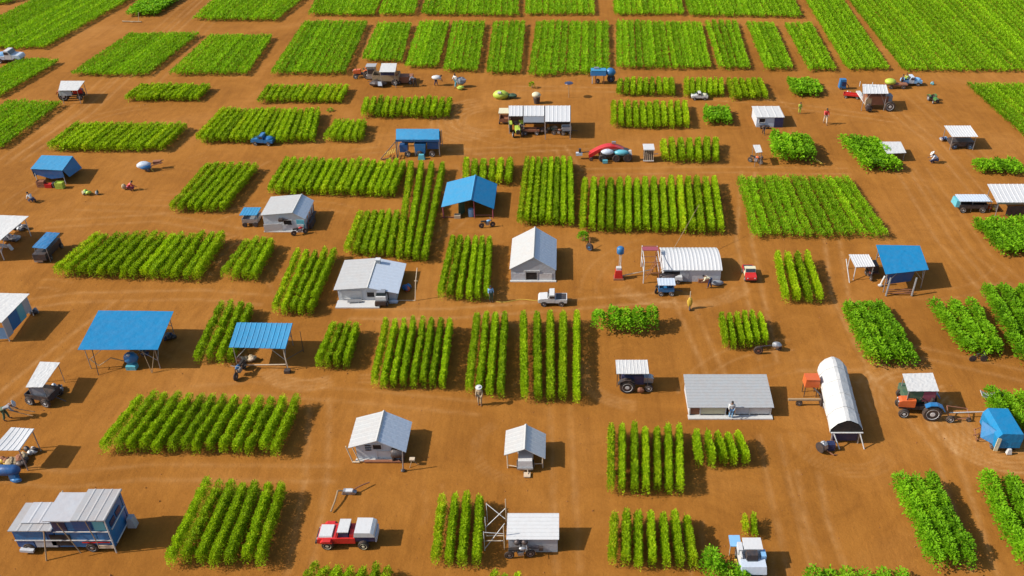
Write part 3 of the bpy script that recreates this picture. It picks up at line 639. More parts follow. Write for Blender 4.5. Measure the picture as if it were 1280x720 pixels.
# ------------------------------------------------------------------ buildings
def wallq(mb, a, b, z0, z1a, z1b, th):          # wall from a to b (x,y), sloping top, thickness vector
    mb.slab([(a[0], a[1], z0), (b[0], b[1], z0), (b[0], b[1], z1b), (a[0], a[1], z1a)], th)
def gable(name, x1, x2, yb, yl, yr, xp, yp, yback, label, roof='white', roof2=None, wall='wall', ov=.25, cat='hut', openfront=False, ribs=.45, back_in=.3):
    """x1,x2,yb: base of the front wall; yl,yr: eave rows; xp,yp: front peak; yback: image row where the ridge ends"""
    a, b = G(x1, yb), G(x2, yb); Y0 = a.y; zl, zr = HZ(yl, Y0), HZ(yr, Y0); pk = XY(xp, yp, Y0); zp = pk.z
    D = G(xp, yback, zp).y-Y0; xl, xr, xc = a.x, b.x, pk.x
    t = thing(name, ((xl+xr)/2, Y0+D/2, 0), label, cat)
    y0, y1 = Y0-ov, Y0+D+ov*.3; sl_ = (zp-zl)/(xc-xl); sr_ = (zp-zr)/(xr-xc)
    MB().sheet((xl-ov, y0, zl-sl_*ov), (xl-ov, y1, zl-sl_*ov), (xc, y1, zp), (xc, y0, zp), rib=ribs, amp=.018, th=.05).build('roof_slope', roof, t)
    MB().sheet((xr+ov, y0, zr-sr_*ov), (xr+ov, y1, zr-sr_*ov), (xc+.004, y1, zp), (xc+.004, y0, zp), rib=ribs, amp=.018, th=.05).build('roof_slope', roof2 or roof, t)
    MB().prism([(xc-.12, zp-.02), (xc+.12, zp-.02), (xc, zp+.07)], y0-.03, y1+.03, (0, 0, 0)).build('ridge_cap', roof, t)
    if not openfront:
        yy = Y0; MB().slab([(xl, yy, 0), (xr, yy, 0), (xr, yy, zr-.07), (xc, yy, zp-.09), (xl, yy, zl-.07)], (0, .08, 0)).build('front_wall', wall, t)
        yy = Y0+D-.1; MB().slab([(xl, yy, 0), (xr, yy, 0), (xr, yy, zr-.07), (xc, yy, zp-.09), (xl, yy, zl-.07)], (0, .08, 0)).build('back_wall', wall, t)
        for x, z, q in ((xl, zl, .002), (xr-.082, zr, .002)):
            MB().box((x+.041, Y0+D/2, (z-.1)/2), (.08, D-.2, z-.1)).build('side_wall', wall, t)
        MB().box(((xl+xr)/2, Y0-.14, .05), (xr-xl+.2, .24, .1)).build('plinth', 'lsteel', t)
    return t, xl, xr, xc, Y0, D, zl, zr, zp
def opening(t, name, x, z, w_, h_, Y, mat='dark', frame='lsteel', fr=.05):
    f = MB()
    f.box((x-w_/2, Y-.03, z+h_/2), (fr, .06, h_+fr)).box((x+w_/2, Y-.03, z+h_/2), (fr, .06, h_+fr)).box((x, Y-.03, z+h_), (w_-fr, .06, fr)).box((x, Y-.035, z), (w_+fr*2, .08, fr*.9))
    p = MB().box((x, Y-.012, z+h_/2), (w_-fr, .02, h_-fr)).build(name, mat, t)
    f.build('frame', frame, p); return p

# grey gabled barn
t, xl, xr, xc, Y0, D, zl, zr, zp = gable('gabled_barn', 639, 694, 351, 335, 336, 667, 321, 284, 'grey walled barn with a white gabled roof and dark low doorway, centre of the yard', 'wroof_sun', 'bsheet', 'gwall', .12, 'barn', ribs=.5)
W = xr-xl
MB().slab([(xl+.02, Y0-.03, .1), (xc-.9, Y0-.03, .1), (xc-.9, Y0-.03, zl*.62), (xl+.02, Y0-.03, zl*.62)], (0, .025, 0)).build('wall_panel', 'wall', t)
MB().slab([(xc+.5, Y0-.03, .1), (xr-.3, Y0-.03, .1), (xr-.3, Y0-.03, zr*.62), (xc+.5, Y0-.03, zr*.62)], (0, .025, 0)).build('wall_panel', 'lsteel', t)
opening(t, 'doorway', xc-.25, .12, 1.15, .95, Y0)
opening(t, 'vent_slot', xc-.2, zl*.72, 1.5, .12, Y0)
# white house with chimney
t, xl, xr, xc, Y0, D, zl, zr, zp = gable('white_house', 424, 496, 376, 360, 364, 460, 357.5, 323, 'white house with a low roof, a small chimney and a dark window, left of centre', 'wroof_sun', 'bsheet', 'wall', .3, 'house', ribs=.55)
MB().box((xc+.25, Y0+D-.7, zp+.12), (.42, .4, .4)).build('chimney', 'groof', t)
MB().box((xc+.25, Y0+D-.7, zp+.35), (.5, .48, .07)).build('chimney_cap', 'white', t)
opening(t, 'shutter', xl+1.3, .25, 1.9, .95, Y0, 'lsteel')
opening(t, 'window', xc+.15, .45, .75, .6, Y0); opening(t, 'doorway', xc+1.35, .12, 1.1, 1.1, Y0)
MB().box((xl+2.0, Y0-.75, .06), (4.2, 1.1, .12)).build('porch_slab', 'lsteel', t)
MB().box((xl+1.6, Y0-.45, .3), (1.3, .35, .1), rz=.1).box((xl+1.2, Y0-.45, .19), (.08, .3, .14)).box((xl+2.0, Y0-.45, .19), (.08, .3, .14)).build('bench', 'steel', t)
# grey house with steep ribbed end
t, xl, xr, xc, Y0, D, zl, zr, zp = gable('grey_house', 332, 383, 289, 268, 272, 366, 265, 243, 'white roofed grey house with a ribbed pale blue roof end and a dark window hatch', 'wroof_sun', 'bsheet', 'wall', .15, 'house', ribs=.5)
opening(t, 'window', xc-.75, .8, .9, .6, Y0)
MB().slab([(xl, Y0-.28, .02), (xl+1.9, Y0-.12, .02), (xl+1.9, Y0-.12, 1.0), (xl, Y0-.28, 1.0)], (0, .05, 0)).build('leaning_panel', 'lsteel', t)
MB().slab([(xc+.2, Y0-.06, .1), (xr-.05, Y0-.06, .1), (xr-.05, Y0-.06, zr-.3), (xc+.2, Y0-.06, zr-.25)], (0, .05, 0)).build('wall_panel', 'teal', t)
MB().slab([(xc+.2, Y0-.10, .1), (xr-.15, Y0-.10, .1), (xr-.15, Y0-.10, .9), (xc+.2, Y0-.10, .9)], (0, .035, 0)).build('wall_panel', 'lsteel', t)
MB().box((xc-1.35, Y0-.25, 1.55), (.45, .4, .3)).cyl((xc-1.35, Y0-.2, 1.6), (xc-.6, Y0-.1, 1.5), .04).build('awning_motor', 'iron', t)
for i in range(4):
    MB().cyl((xr+.15, Y0+.4+i*.9, 0), (xr+.3, Y0+.4+i*.9, 1.7), .05).build('side_post', 'rust', t)
MB().box((xr+.35, Y0+1.7, .75), (.3, 2.9, .12)).box((xr+.35, Y0+1.3, .4), (.4, 1.7, .7)).build('side_rack', 'iron', t)
# gabled hut with black tank
t, xl, xr, xc, Y0, D, zl, zr, zp = gable('gabled_hut', 447, 503, 574, 553, 557, 472, 546, 515, 'white gabled hut with a small dark window and a black tank at its corner', 'wroof_sun', 'bsheet', 'wall', .45, 'hut', ribs=.5)
opening(t, 'window', xc-.15, 1.05, .68, .5, Y0); opening(t, 'door', xc+.3, .12, 1.05, .75, Y0, 'white'); 
for i in range(3): MB().box((xl+.95, Y0-.05, 1.0+.22*i), (.45, .06, .08)).build('louvre', 'iron', t)
MB().box(((xl+xr)/2+.3, Y0-.35, .13), (xr-xl-.6, .22, .12)).build('brick_edging', 'rust', t)
MB().cyl((xl-.7, Y0-.1, zl-.3), (xl-.3, Y0-.35, .05), .05).cyl((xl-.25, Y0-.1, zl-.3), (xl+.25, Y0-.4, .05), .045).cyl((xl-.3, Y0-.4, .1), (xl+.25, Y0-.4, .1), .07).build('prop', 'pale', t)
c = G(497, 573)
tk = thing('water_tank', (c.x, c.y-.25, 0), 'black round water tank on legs at the right corner of the gabled hut', 'tank')
MB().lathe((-.4, 0, .85), (1, 0, 0), [(0, .1), (.05, .34), (.2, .42), (.9, .42), (1.05, .34), (1.1, .1)], 18).build('tank_shell', 'iron', tk, False, True)
for i in (-.25, .5): MB().box((i, 0, .22), (.1, .5, .44)).build('leg', 'iron', tk, False)
# barrel roofed shed
def arched(name, x1, x2, yb, yt, yback, label, bulge=.5):
    a, b = G(x1, yb), G(x2, yb); Y0 = a.y; z = HZ(yt, Y0); D = G(x1, yback, z+.15).y-Y0
    t = thing(name, ((a.x+b.x)/2, Y0+D/2, 0), label, 'shed'); n = 12; top = []
    for i in range(n+1): u = i/n; top.append((Y0-.12+u*(D+.3), z+bulge*4*u*(1-u)))
    mb = MB(); X0, X1 = a.x, b.x; k = 16
    vs = []; th = .06
    for (y, zz) in top:
        for j in range(k*3+1):
            amp = .03 if j % 3 == 1 else 0; vs.append((X0-.1+(X1-X0+.2)*j/(k*3), y, zz+amp))
    m = k*3+1; N = len(vs); bot = [(v[0], v[1], v[2]-th) for v in vs]
    fs = [(j*m+i, j*m+i+1, (j+1)*m+i+1, (j+1)*m+i) for j in range(n) for i in range(m-1)]; fs += [tuple(q+N for q in f[::-1]) for f in fs]
    ring = list(range(m))+[j*m+m-1 for j in range(1, n+1)]+[n*m+i for i in range(m-2, -1, -1)]+[j*m for j in range(n-1, 0, -1)]
    fs += [(p, p+N, q+N, q) for p, q in zip(ring, ring[1:]+ring[:1])]
    mb.add(vs+bot, fs).build('roof', 'white', t)
    MB().slab([(X0, Y0, 0), (X1, Y0, 0), (X1, Y0, z-.08), (X0, Y0, z-.08)], (0, .08, 0)).build('front_wall', 'wall', t)
    MB().slab([(X0, Y0+D-.1, 0), (X1, Y0+D-.1, 0), (X1, Y0+D-.1, z-.08), (X0, Y0+D-.1, z-.08)], (0, .08, 0)).build('back_wall', 'wall', t)
    for X in (X0+.002, X1-.082):
        MB().slab([(X, Y0+.09, 0), (X, Y0+D-.11, 0)]+[(X, y, zz-.09) for (y, zz) in top[::-1] if Y0+.09 <= y <= Y0+D-.11], (.08, 0, 0)).build('end_wall', 'wall', t)
    return t, X0, X1, Y0, D, z
t, X0, X1, Y0, D, z = arched('barrel_roof_shed', 829, 900, 352, 337, 309, 'long white shed with a curved roof and scaffolding against its left end')
MB().slab([(X0, Y0-.04, .1), (X0+1.6, Y0-.04, .1), (X0+1.6, Y0-.04, z-.2), (X0, Y0-.04, z-.2)], (0, .03, 0)).build('doorway', 'dark', t)
MB().slab([(X0+1.7, Y0-.05, .05), (X0+2.5, Y0-.05, .05), (X0+2.5, Y0-.05, z-.12), (X0+1.7, Y0-.05, z-.12)], (0, .04, 0)).build('door', 'gwall', t)
q = thing('scaffold', (X0-1.0, Y0+1.2, 0), 'rusty and white scaffold frame at the left end of the curved roof shed', 'scaffold')
for (x, y) in ((-1.0, -1.5), (.5, -1.5), (-1.0, 1.6), (.5, 1.6)): MB().cyl((x, y, 0), (x, y, 2.5), .05).build('upright', 'lsteel' if x < 0 else 'rust', q, False)
for zz in (1.2, 2.45):
    for y in (-1.5, 1.6): MB().cyl((-1.0, y, zz), (.5, y, zz), .04).build('rail', 'rust', q, False)
    for x in (-1.0, .5): MB().cyl((x, -1.5, zz), (x, 1.6, zz), .04).build('rail', 'lsteel', q, False)
for k in range(5): MB().cyl((-.9+.3*k, -1.4+.5*k, .3+.35*(k % 3)), (.3, -1.2+.5*k, 2.2-.4*(k % 2)), .03).build('brace', 'rust', q, False)
MB().box((-.25, 1.0, 2.5), (1.6, .7, .06)).build('plank', 'pink', q, False)
c = G(830, 341)
o = MB().cyl((c.x-.5, c.y-.6, .4), (c.x+4.0, c.y+6.5, 4.3), .032, .02).build('leaning_pole', 'wood', None); tag(o, 'long thin pole leaning across the curved roof of the white shed', 'pole')
c = G(800, 345)
o = MB().cyl((c.x-2.3, c.y-.3, .1), (c.x+1.2, c.y+.35, .55), .06, .05).build('fallen_pole', 'pale', None); tag(o, 'pale pole lying on the soil between the red pump and the scaffold', 'pole')
# long grey shed
a, b = G(861, 522), G(964, 522); Y0 = a.y; z = HZ(511, Y0)+.15; D = G(861, 469, z+.35).y-Y0
t = thing('long_shed', ((a.x+b.x)/2, Y0+D/2, 0), 'long low shed with a grey corrugated roof and a person in the doorway', 'shed')
MB().sheet((a.x-.15, Y0-.02, z), (a.x-.15, Y0+D, z+.45), (b.x+.1, Y0+D, z+.45), (b.x+.1, Y0-.02, z), rib=.33, amp=.035, th=.06).build('roof', 'groof', t)
MB().box(((a.x+b.x)/2, Y0-.02, .06), (b.x-a.x+.15, .5, .12)).build('plinth', 'lsteel', t)
wx = a.x+.05; seg = [(1.0, 'rust'), (2.4, 'cream'), (.9, None), (1.4, 'wall'), (2.0, 'lsteel')]; tot = b.x-a.x-.1; sc_ = tot/sum(s_[0] for s_ in seg)
for (wd, mt) in seg:
    wd *= sc_
    if mt: MB().box((wx+wd/2, Y0+.25, z*.5+.05), (wd-.1, .06, z*.72)).build('wall_panel', mt, t)
    else: MB().box((wx+wd/2, Y0+.6, z*.5), (wd, .06, z*.8)).build('doorway', 'dark', t)
    MB().box((wx, Y0+.18, z/2), (.09, .09, z-.04)).build('post', 'lsteel', t); wx += wd
MB().box((b.x-.08, Y0+.18, z/2), (.09, .09, z-.04)).build('post', 'lsteel', t)
MB().box(((a.x+b.x)/2, Y0+D-.1, z/2+.15), (b.x-a.x-.05, .08, z+.3)).build('back_wall', 'wall', t)
for X in (a.x+.05, b.x-.05): MB().slab([(X-.04, Y0+.3, 0), (X-.04, Y0+D-.15, 0), (X-.04, Y0+D-.15, z+.36), (X-.04, Y0+.3, z-.02)], (.08, 0, 0)).build('end_wall', 'wall', t)
# near white shed
a, b = G(636, 690), G(697, 690); Y0 = a.y; z = HZ(673, Y0); D = G(636, 642, z+.4).y-Y0
t = thing('white_shed', ((a.x+b.x)/2, Y0+D/2, 0), 'small white shed with a plain grey front at the bottom of the picture', 'shed')
MB().sheet((a.x-.12, Y0-.1, z), (a.x-.12, Y0+D, z+.45), (b.x+.1, Y0+D, z+.45), (b.x+.1, Y0-.1, z), rib=.3, amp=.025, th=.05).build('roof', 'white', t)
MB().box(((a.x+b.x)/2, Y0+.04, (z-.06)/2), (b.x-a.x, .08, z-.06)).build('front_wall', 'gwall', t)
MB().box(((a.x+b.x)/2, Y0+D-.1, (z+.3)/2), (b.x-a.x, .08, z+.3)).build('back_wall', 'gwall', t)
for X in (a.x+.04, b.x-.04): MB().slab([(X-.04, Y0+.085, 0), (X-.04, Y0+D-.145, 0), (X-.04, Y0+D-.145, z+.34), (X-.04, Y0+.085, z-.04)], (.08, 0, 0)).build('end_wall', 'gwall', t)
q = thing('scaffold', (a.x-.9, Y0+1.4, 0), 'pale tube frame with crossed braces left of the near white shed', 'scaffold')
for y in (-1.3, .0, 1.3): MB().cyl((-.75, y, 0), (-.75, y, 1.9), .025).build('upright', 'lsteel', q, False)
for y in (-1.2, 1.3): MB().cyl((.6, y, 0), (.6, y, 2.3), .03).build('upright', 'pale', q, False)
for p_ in (((-.75, 1.3, 1.85), (.6, .4, 1.3)), ((-.75, 0, .9), (.6, .8, 1.9)), ((-.75, -1.3, .2), (.6, -.2, 1.5)), ((-.75, -1.3, 1.85), (.6, -1.2, 1.6)), ((-.75, -.7, .3), (.5, -1.2, .9))): MB().cyl(*p_, .024).build('brace', 'lsteel', q, False)
MB().box((-.1, -1.2, .9), (1.0, .06, .06)).box((-.1, -.4, .5), (1.2, .06, .06)).build('rail', 'pale', q, False)
motorbike(650, 697, .1, 'dark motorbike parked in front of the near white shed', 'steel', k=1.15)
c = G(652, 690); o = thing('pump', (c.x, c.y-.05, 0), 'dark pump with a gauge arm against the front of the near white shed', 'pump')
MB().blob((-.25, -.2, 1.25), (.5, .4, .45), 1, .05).build('housing', 'iron', o, False, True); MB().blob((.25, -.2, 1.25), (.45, .35, .4), 2, .05).build('housing', 'iron', o, False, True)
MB().cyl((0, -.2, .0), (0, -.2, 1.2), .05).cyl((0, -.2, .75), (1.3, -.2, .65), .04).box((1.35, -.2, .65), (.3, .2, .3)).build('stand', 'iron', o, False)
# white gabled open shelter
t, xl, xr, xc, Y0, D, zl, zr, zp = gable('open_shelter', 633, 680, 586, 567, 571, 656, 560, 531, 'white gabled shelter on posts with a white truck cab poking out', 'wroof_sun', 'white', 'wall', .12, 'shelter', openfront=True, ribs=.42)
for (x, y, z_) in ((xl+.1, Y0+.1, zl), (xr-.1, Y0+.1, zr), (xl+.1, Y0+D-.2, zl), (xr-.1, Y0+D-.2, zr)): MB().cyl((x, y, 0), (x, y, z_-.03), .05).build('post', 'pale', t)
MB().path([(xl+.1, Y0+.1, .3), (xl+1.1, Y0-.1, .25)], .04).path([(xr-.1, Y0+.1, .45), (xr-1, Y0+.1, .4)], .035).build('rail', 'pale', t)
MB().slab([(xl+.2, Y0+D-.2, 0), (xr-.2, Y0+D-.2, 0), (xr-.2, Y0+D-.2, zr-.1), (xc, Y0+D-.2, zp-.15), (xl+.2, Y0+D-.2, zl-.1)], (0, .06, 0)).build('back_wall', 'wall', t)
o = thing('parked_truck', (xc, Y0+.1, 0), 'white truck cab parked nose out under the small open shelter', 'truck')
MB().box((0, .3, .75), (1.15, 1.5, .7), top=(.92, .96)).build('hood', 'white', o, False)
MB().box((0, 1.6, 1.15), (1.25, 1.3, 1.2), top=(.85, .8)).build('cab', 'white', o, False); MB().box((0, .93, 1.35), (1.0, .06, .5), rx=-.25).build('windscreen', 'glass', o, False)
for x in (-.55, .55): 
    for y in (0, 2.0): wheel(o, (x, y, .36), .36, .2, ax=(1, 0, 0))
MB().box((0, -.5, .4), (1.2, .12, .15)).build('bumper', 'steel', o, False)
MB().box((.15, -.85, .12), (.5, .5, .08)).cyl((.2, -.5, .35), (.2, -.9, .12), .03).build('tow_plate', 'pale', o, False)
# blue gabled canvas shelter
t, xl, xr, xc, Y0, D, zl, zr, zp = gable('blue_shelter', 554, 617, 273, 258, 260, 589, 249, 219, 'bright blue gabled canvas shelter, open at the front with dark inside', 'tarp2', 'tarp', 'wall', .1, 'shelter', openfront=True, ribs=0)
for (x, y, z_) in ((xl+.05, Y0+.05, zl), (xr-.05, Y0+.05, zr), (xl+.05, Y0+D-.1, zl), (xr-.05, Y0+D-.1, zr), (xc+.25, Y0+.1, zp-.1)): MB().cyl((x, y, 0), (x, y, z_-.03), .06).build('post', 'pink', t)
MB().slab([(xl+.1, Y0+D-.1, 0), (xr-.1, Y0+D-.1, 0), (xr-.1, Y0+D-.1, zr-.1), (xc, Y0+D-.1, zp-.15), (xl+.1, Y0+D-.1, zl-.1)], (0, .06, 0)).build('back_wall', 'tarp3', t)
MB().slab([(xc-1.6, Y0+.5, 0), (xc-1.0, Y0+1.5, 0), (xc-1.0, Y0+1.5, zl+.35), (xc-1.5, Y0+.5, zl+.3)], (.06, 0, 0)).build('curtain', 'dgreen', t)
MB().box((xl+.9, Y0+.1, .12), (2.2, .1, .1)).box((xr-1.2, Y0+.4, .2), (2.0, .1, .1)).build('sill_beam', 'rust', t)
drum(589, 270, 'pale blue drum standing in the mouth of the blue gabled shelter', 'lblue')
crate(572, 272, 'pale crate by the curtain of the blue gabled shelter', 'pale')
motorbike(609, 284, .25, 'grey blue motorbike parked in front of the blue gabled shelter', 'lblue')
# ------------------------------------------------------------------ flat canopies
def canopy(name, quad, h, label, mat='tarp', drop=0, hb=None, postr=.045, postmat='steel', ribs=0, cat='canopy', sag=.08, brace=True, skirt=None, th=.03, ins=.12):
    """quad: image corners front-left, front-right, back-right, back-left of the roof"""
    hb = hb or h; fl, fr, br, bl = G(*quad[0], h), G(*quad[1], h), G(*quad[2], hb), G(*quad[3], hb)
    c = (fl+fr+br+bl)/4; t = thing(name, (c.x, c.y, 0), label, cat)
    m = MB()
    if ribs: m.sheet(fl, fr, br, bl, rib=ribs, amp=.03, th=th, nv=6, sag=sag)
    else: m.sheet(fl, fr, br, bl, nu=14, nv=9, th=th, sag=sag*.4, jit=.01)
    m.build('roof_sheet', mat, t)
    P4 = [p.lerp(Vector((c.x, c.y, p.z)), ins) for p in (fl, fr, br, bl)]
    for p in P4: MB().cyl((p.x, p.y, 0), (p.x, p.y, p.z-.03), postr, n=6).build('post', postmat, t)
    for a_, b_ in zip(P4, P4[1:]+P4[:1]): MB().cyl(a_-Vector((0, 0, .06)), b_-Vector((0, 0, .06)), postr*.7, n=6).build('roof_rail', postmat, t)
    if brace:
        for a_, b_ in ((P4[0], P4[1]), (P4[3], P4[2]), (P4[1], P4[2])):
            q1 = a_.lerp(b_, .28); MB().cyl((a_.x, a_.y, .9), (q1.x, q1.y, q1.z-.08), postr*.6, n=5).build('brace', postmat, t)
            q1 = b_.lerp(a_, .28); MB().cyl((b_.x, b_.y, .9), (q1.x, q1.y, q1.z-.08), postr*.6, n=5).build('brace', postmat, t)
    return t, P4, c
t, P4, c = canopy('blue_canopy', ((97, 437), (197, 437), (217, 389), (123, 388)), 2.35, 'largest flat blue canopy, with a blue covered bundle standing under it', 'tarp', postr=.04, sag=.12)
a = P4[0]
MB().path([(a.x+.1, a.y, 1.1), (a.x+.9, a.y-.2, .5), (a.x+2.0, a.y, 1.2), (a.x+3.2, a.y+.3, .5)], .04).build('tie_beam', 'wood', t)
MB().cyl((a.x+1.0, a.y-.9, 0), (a.x+.6, a.y+.1, 2.2), .035).build('prop', 'iron', t)
b = P4[1]; MB().cyl((b.x-1.1, b.y, 2.2), (b.x-.5, b.y-.6, .02), .03).cyl((b.x, b.y, 2.2), (b.x-.5, b.y-.6, .02), .03).build('prop', 'wood', t)
o = thing('covered_bundle', G(166, 460), 'round blue wrapped bundle on a green box under the largest blue canopy', 'bundle')
MB().blob((0, .2, .95), (1.25, 1.0, 1.15), 5, .06, 14, 9).build('cover', 'blue', o, False, True); MB().box((0, -.05, .2), (.85, .6, .4)).build('base_box', 'teal', o, False)
MB().blob((0, -.05, 1.45), (.3, .3, .2), 2, .1).build('knot', 'white', o, False)
person(182, 446, 2.6, 'person in dark clothes crouching at the back under the largest blue canopy', 'crouch', 'iron', 'navy')
o = sack_heap(213, 424, 'dark stacked bags at the right rear corner of the largest blue canopy', ['iron', 'navy', 'grey'], 7, .45)
t, P4, c = canopy('blue_canopy', ((286, 434), (357, 436), (366, 404), (296, 403)), 2.3, 'smaller flat blue canopy of ribbed sheet beside the crop rows, motorbike beneath', 'tarp2', ribs=.45, postr=.04)
b = P4[1]; MB().path([(b.x-3.6, b.y, .35), (b.x, b.y-.1, .5)], .05).path([(b.x, b.y, 2.2), (b.x+.2, b.y-.3, .1)], .04).build('cross_bar', 'pale', t)
MB().box((b.x+.2, b.y-.6, .15), (.5, .4, .3)).build('foot_block', 'iron', t); MB().path([(b.x+.9, b.y+2.2, .3), (b.x+.2, b.y-.3, 1.2)], .03).path([(b.x+.9, b.y+2.4, 2.2), (b.x+.9, b.y+2.3, 0)], .03).build('prop', 'iron', t)
motorbike(301, 468, R(-100), 'blue motorbike loaded with gear in front of the smaller blue canopy', 'blue', k=1.25)
sack_heap(308, 452, 'brown sacks and bedding piled under the left side of the smaller blue canopy', ['sacks', 'pale', 'sacks', 'rust'], 7, .6)
# blue tent, upper left
t, P4, c = canopy('blue_tent', ((38, 211), (78, 213), (91, 195), (52, 194)), 1.95, 'pale blue topped tent with darker hanging sides at upper left', 'tarp2', cat='tent', brace=False, sag=.05, postmat='lsteel')
fl, fr = G(38, 211, 1.95), G(78, 213, 1.95); br = G(91, 195, 1.95); bl = G(52, 194, 1.95)
MB().slab([fl+Vector((.05, .03, -.04)), fr+Vector((-.05, .03, -.04)), fr+Vector((-.1, .1, -.95)), fl.lerp(fr, .55)+Vector((0, .1, -1.25)), fl+Vector((.35, .1, -.8))], (0, .03, 0)).build('front_skirt', 'dblue', t)
MB().slab([fr+Vector((0, .05, -.04)), br+Vector((0, -.05, -.04)), br+Vector((.75, -.2, -1.5)), fr+Vector((.25, .5, -1.1))], (.03, 0, 0)).build('side_flap', 'tarp3', t)
MB().slab([fl+Vector((0, .1, -.04)), bl+Vector((0, 0, -.04)), bl+Vector((-.1, 0, -1.8)), fl+Vector((-.05, .3, -1.2))], (.03, 0, 0)).build('side_flap', 'blue', t)
MB().slab([bl+Vector((0, 0, -.05)), br+Vector((0, 0, -.05)), br+Vector((0, 0, -1.9)), bl+Vector((0, 0, -1.9))], (0, .03, 0)).build('back_wall', 'blue', t)
crate(76, 235, 'yellow green crate at the front corner of the blue tent', 'lime', (.9, .6, .8)); crate(62, 234, 'red crate in front of the blue tent', 'red', (.8, .5, .5)); crate(53, 233, 'rusty metal box at the left front of the blue tent', 'rust', (.9, .6, .8)); drum(69, 234, 'dark drum between the crates of the blue tent', 'iron', .25, .6)
# small blue canopy cart, left
t = thing('canopy_cart', G(51, 320), 'small dark cart under a folded blue roof beside the white tent at left', 'cart')
cc = t.location
q = [G(40, 309, 1.7), G(57, 311, 1.7), G(75, 291, 1.7), G(58, 290, 1.7)]
MB().sheet(q[0], q[1], q[2], q[3], nu=8, nv=8, th=.03, sag=-.06, jit=.02).build('roof_sheet', 'tarp3', t)
m = (q[0]+q[1]+q[2]+q[3])/4
for p in q: p2 = p.lerp(m, .12); MB().cyl((p2.x, p2.y, .0), (p2.x, p2.y, 1.66), .035).build('post', 'steel', t)
MB().box((m.x-.1, m.y-.2, .75), (1.3, 3.4, .7), rz=0).build('box_body', 'iron', t); MB().box((m.x-.35, m.y-1.6, .5), (.9, .5, .7)).build('engine', 'steel', t)
for s in (-1, 1):
    for y in (-1.2, 1.2): wheel(t, (m.x+s*.6, m.y+y, .3), .3, .16, ax=(1, 0, 0), world=False).location = -cc
# white tent far left
t, P4, c = canopy('white_tent', ((-62, 306), (-3, 303), (36, 270), (-25, 268)), 2.3, 'sagging white tent at the left edge with grey gear under it', 'wtarp', sag=.2, cat='tent', postr=.05, postmat='lsteel')
for k in range(6):
    p = P4[1].lerp(P4[2], .1+.16*k); crate(705, 400, f'', 'grey') if False else None
o = sack_heap(14, 300, 'grey boxes and bags heaped along the open side of the sagging white tent', ['grey', 'steel', 'iron', 'lsteel'], 9, .8); 
o = sack_heap(25, 287, 'grey equipment heap at the far corner of the sagging white tent', ['steel', 'grey', 'iron'], 6, .6)
p = G(14, 312); o = MB().box((p.x-.8, p.y, .5), (1.3, .5, .12), ry=.15).box((p.x, p.y, .3), (.18, .3, .7), ry=-.4).box((p.x-1.3, p.y, .25), (.12, .3, .5)).build('plank_bench', 'lsteel', None); tag(o, 'pale slanted bench at the front of the sagging white tent', 'bench')
# white canopy with blue side walls
t, P4, c = canopy('white_stall', ((-40, 405), (2, 403), (37, 367), (-10, 366)), 2.3, 'white topped stall with blue side curtains at the left edge, casting a big shadow', 'wtarp', sag=.08, cat='stall', brace=False, postmat='lsteel')
a, b = P4[1], P4[2]
def curtain(u0, u1, z0, mat):
    p, q = a.lerp(b, u0), a.lerp(b, u1); MB().slab([(p.x, p.y, z0), (q.x, q.y, z0), (q.x, q.y, 2.2), (p.x, p.y, 2.2)], (-.05, 0, 0)).build('side_curtain', mat, t)
curtain(0, .22, .35, 'gwall'); curtain(.23, .55, .5, 'blue'); curtain(.56, .78, .5, 'teal'); curtain(.79, 1, .7, 'gwall')
MB().slab([(P4[0].x, P4[0].y, .3), (P4[1].x, P4[1].y, .3), (P4[1].x, P4[1].y, 1.5), (P4[0].x, P4[0].y, 1.5)], (0, .05, 0)).build('front_curtain', 'lblue', t)
sack_heap(41, 392, 'grey blue bags lying at the far corner of the white stall with blue curtains', ['grey', 'iron', 'bsheet'], 5, .45)
# blue canopy right
t, P4, c = canopy('blue_canopy', ((1107, 343), (1161, 337), (1150, 307), (1095, 306)), 2.3, 'blue canopy on the right side with a dark blue cloth back and a wooden rack', 'tarp', sag=.06, postr=.05)
a, b = P4[0], P4[1]
MB().slab([(a.x+.3, a.y+.25, .75), (b.x-1.1, b.y+.1, .75), (b.x-.9, b.y, 2.15), (a.x+.1, a.y, 2.15)], (0, .04, 0)).build('back_cloth', 'dblue', t)
for x in (a.x+.3, b.x-1.1): MB().path([(x, a.y-.3, 1.9), (x-.25, a.y-.7, .05)], .09).build('side_frame', 'steel', t)
for k in range(3): MB().cyl((a.x+.2, a.y-.55+.15*k, .25+.12*k), (b.x-1.3, a.y-.55+.15*k, .25+.12*k), .05).build('rack_bar', 'rust', t)
o = MB().path([(0, 0, .1), (.15, .1, .6), (.35, .2, 1.1)], .09, 8).blob((0, 0, .15), (.5, .35, .25), 3).build('coiled_hose', 'lsteel', None); o.location = G(1100, 358); tag(o, 'pale bent pipe on the soil left of the right hand blue canopy', 'pipe')
o = thing('generator', G(1091, 338), 'dark generator standing between the white and blue canopies on the right', 'generator')
MB().box((0, 0, .5), (.7, 1.3, .8), top=(.9, .9)).build('housing', 'iron', o, False); MB().cyl((-.2, .5, .9), (-.2, .5, 1.2), .06).build('exhaust', 'steel', o, False); MB().box((0, 0, .06), (.9, 1.5, .1)).build('skid', 'rust', o, False)
t, P4, c = canopy('white_canopy', ((1069, 334), (1094, 333), (1086, 318), (1061, 318)), 1.6, 'small ribbed white canopy left of the right hand blue canopy', 'white', ribs=.25, sag=.03, postmat='lsteel', brace=False)
motorbike(1085, 347, R(-80), 'small motorbike parked under the small ribbed white canopy', 'orange', k=.9)
MB().cyl((P4[0].x-.5, P4[0].y-.5, 0), (P4[0].x-.9, P4[0].y+.6, 2.1), .05).build('stay', 'lsteel', t)
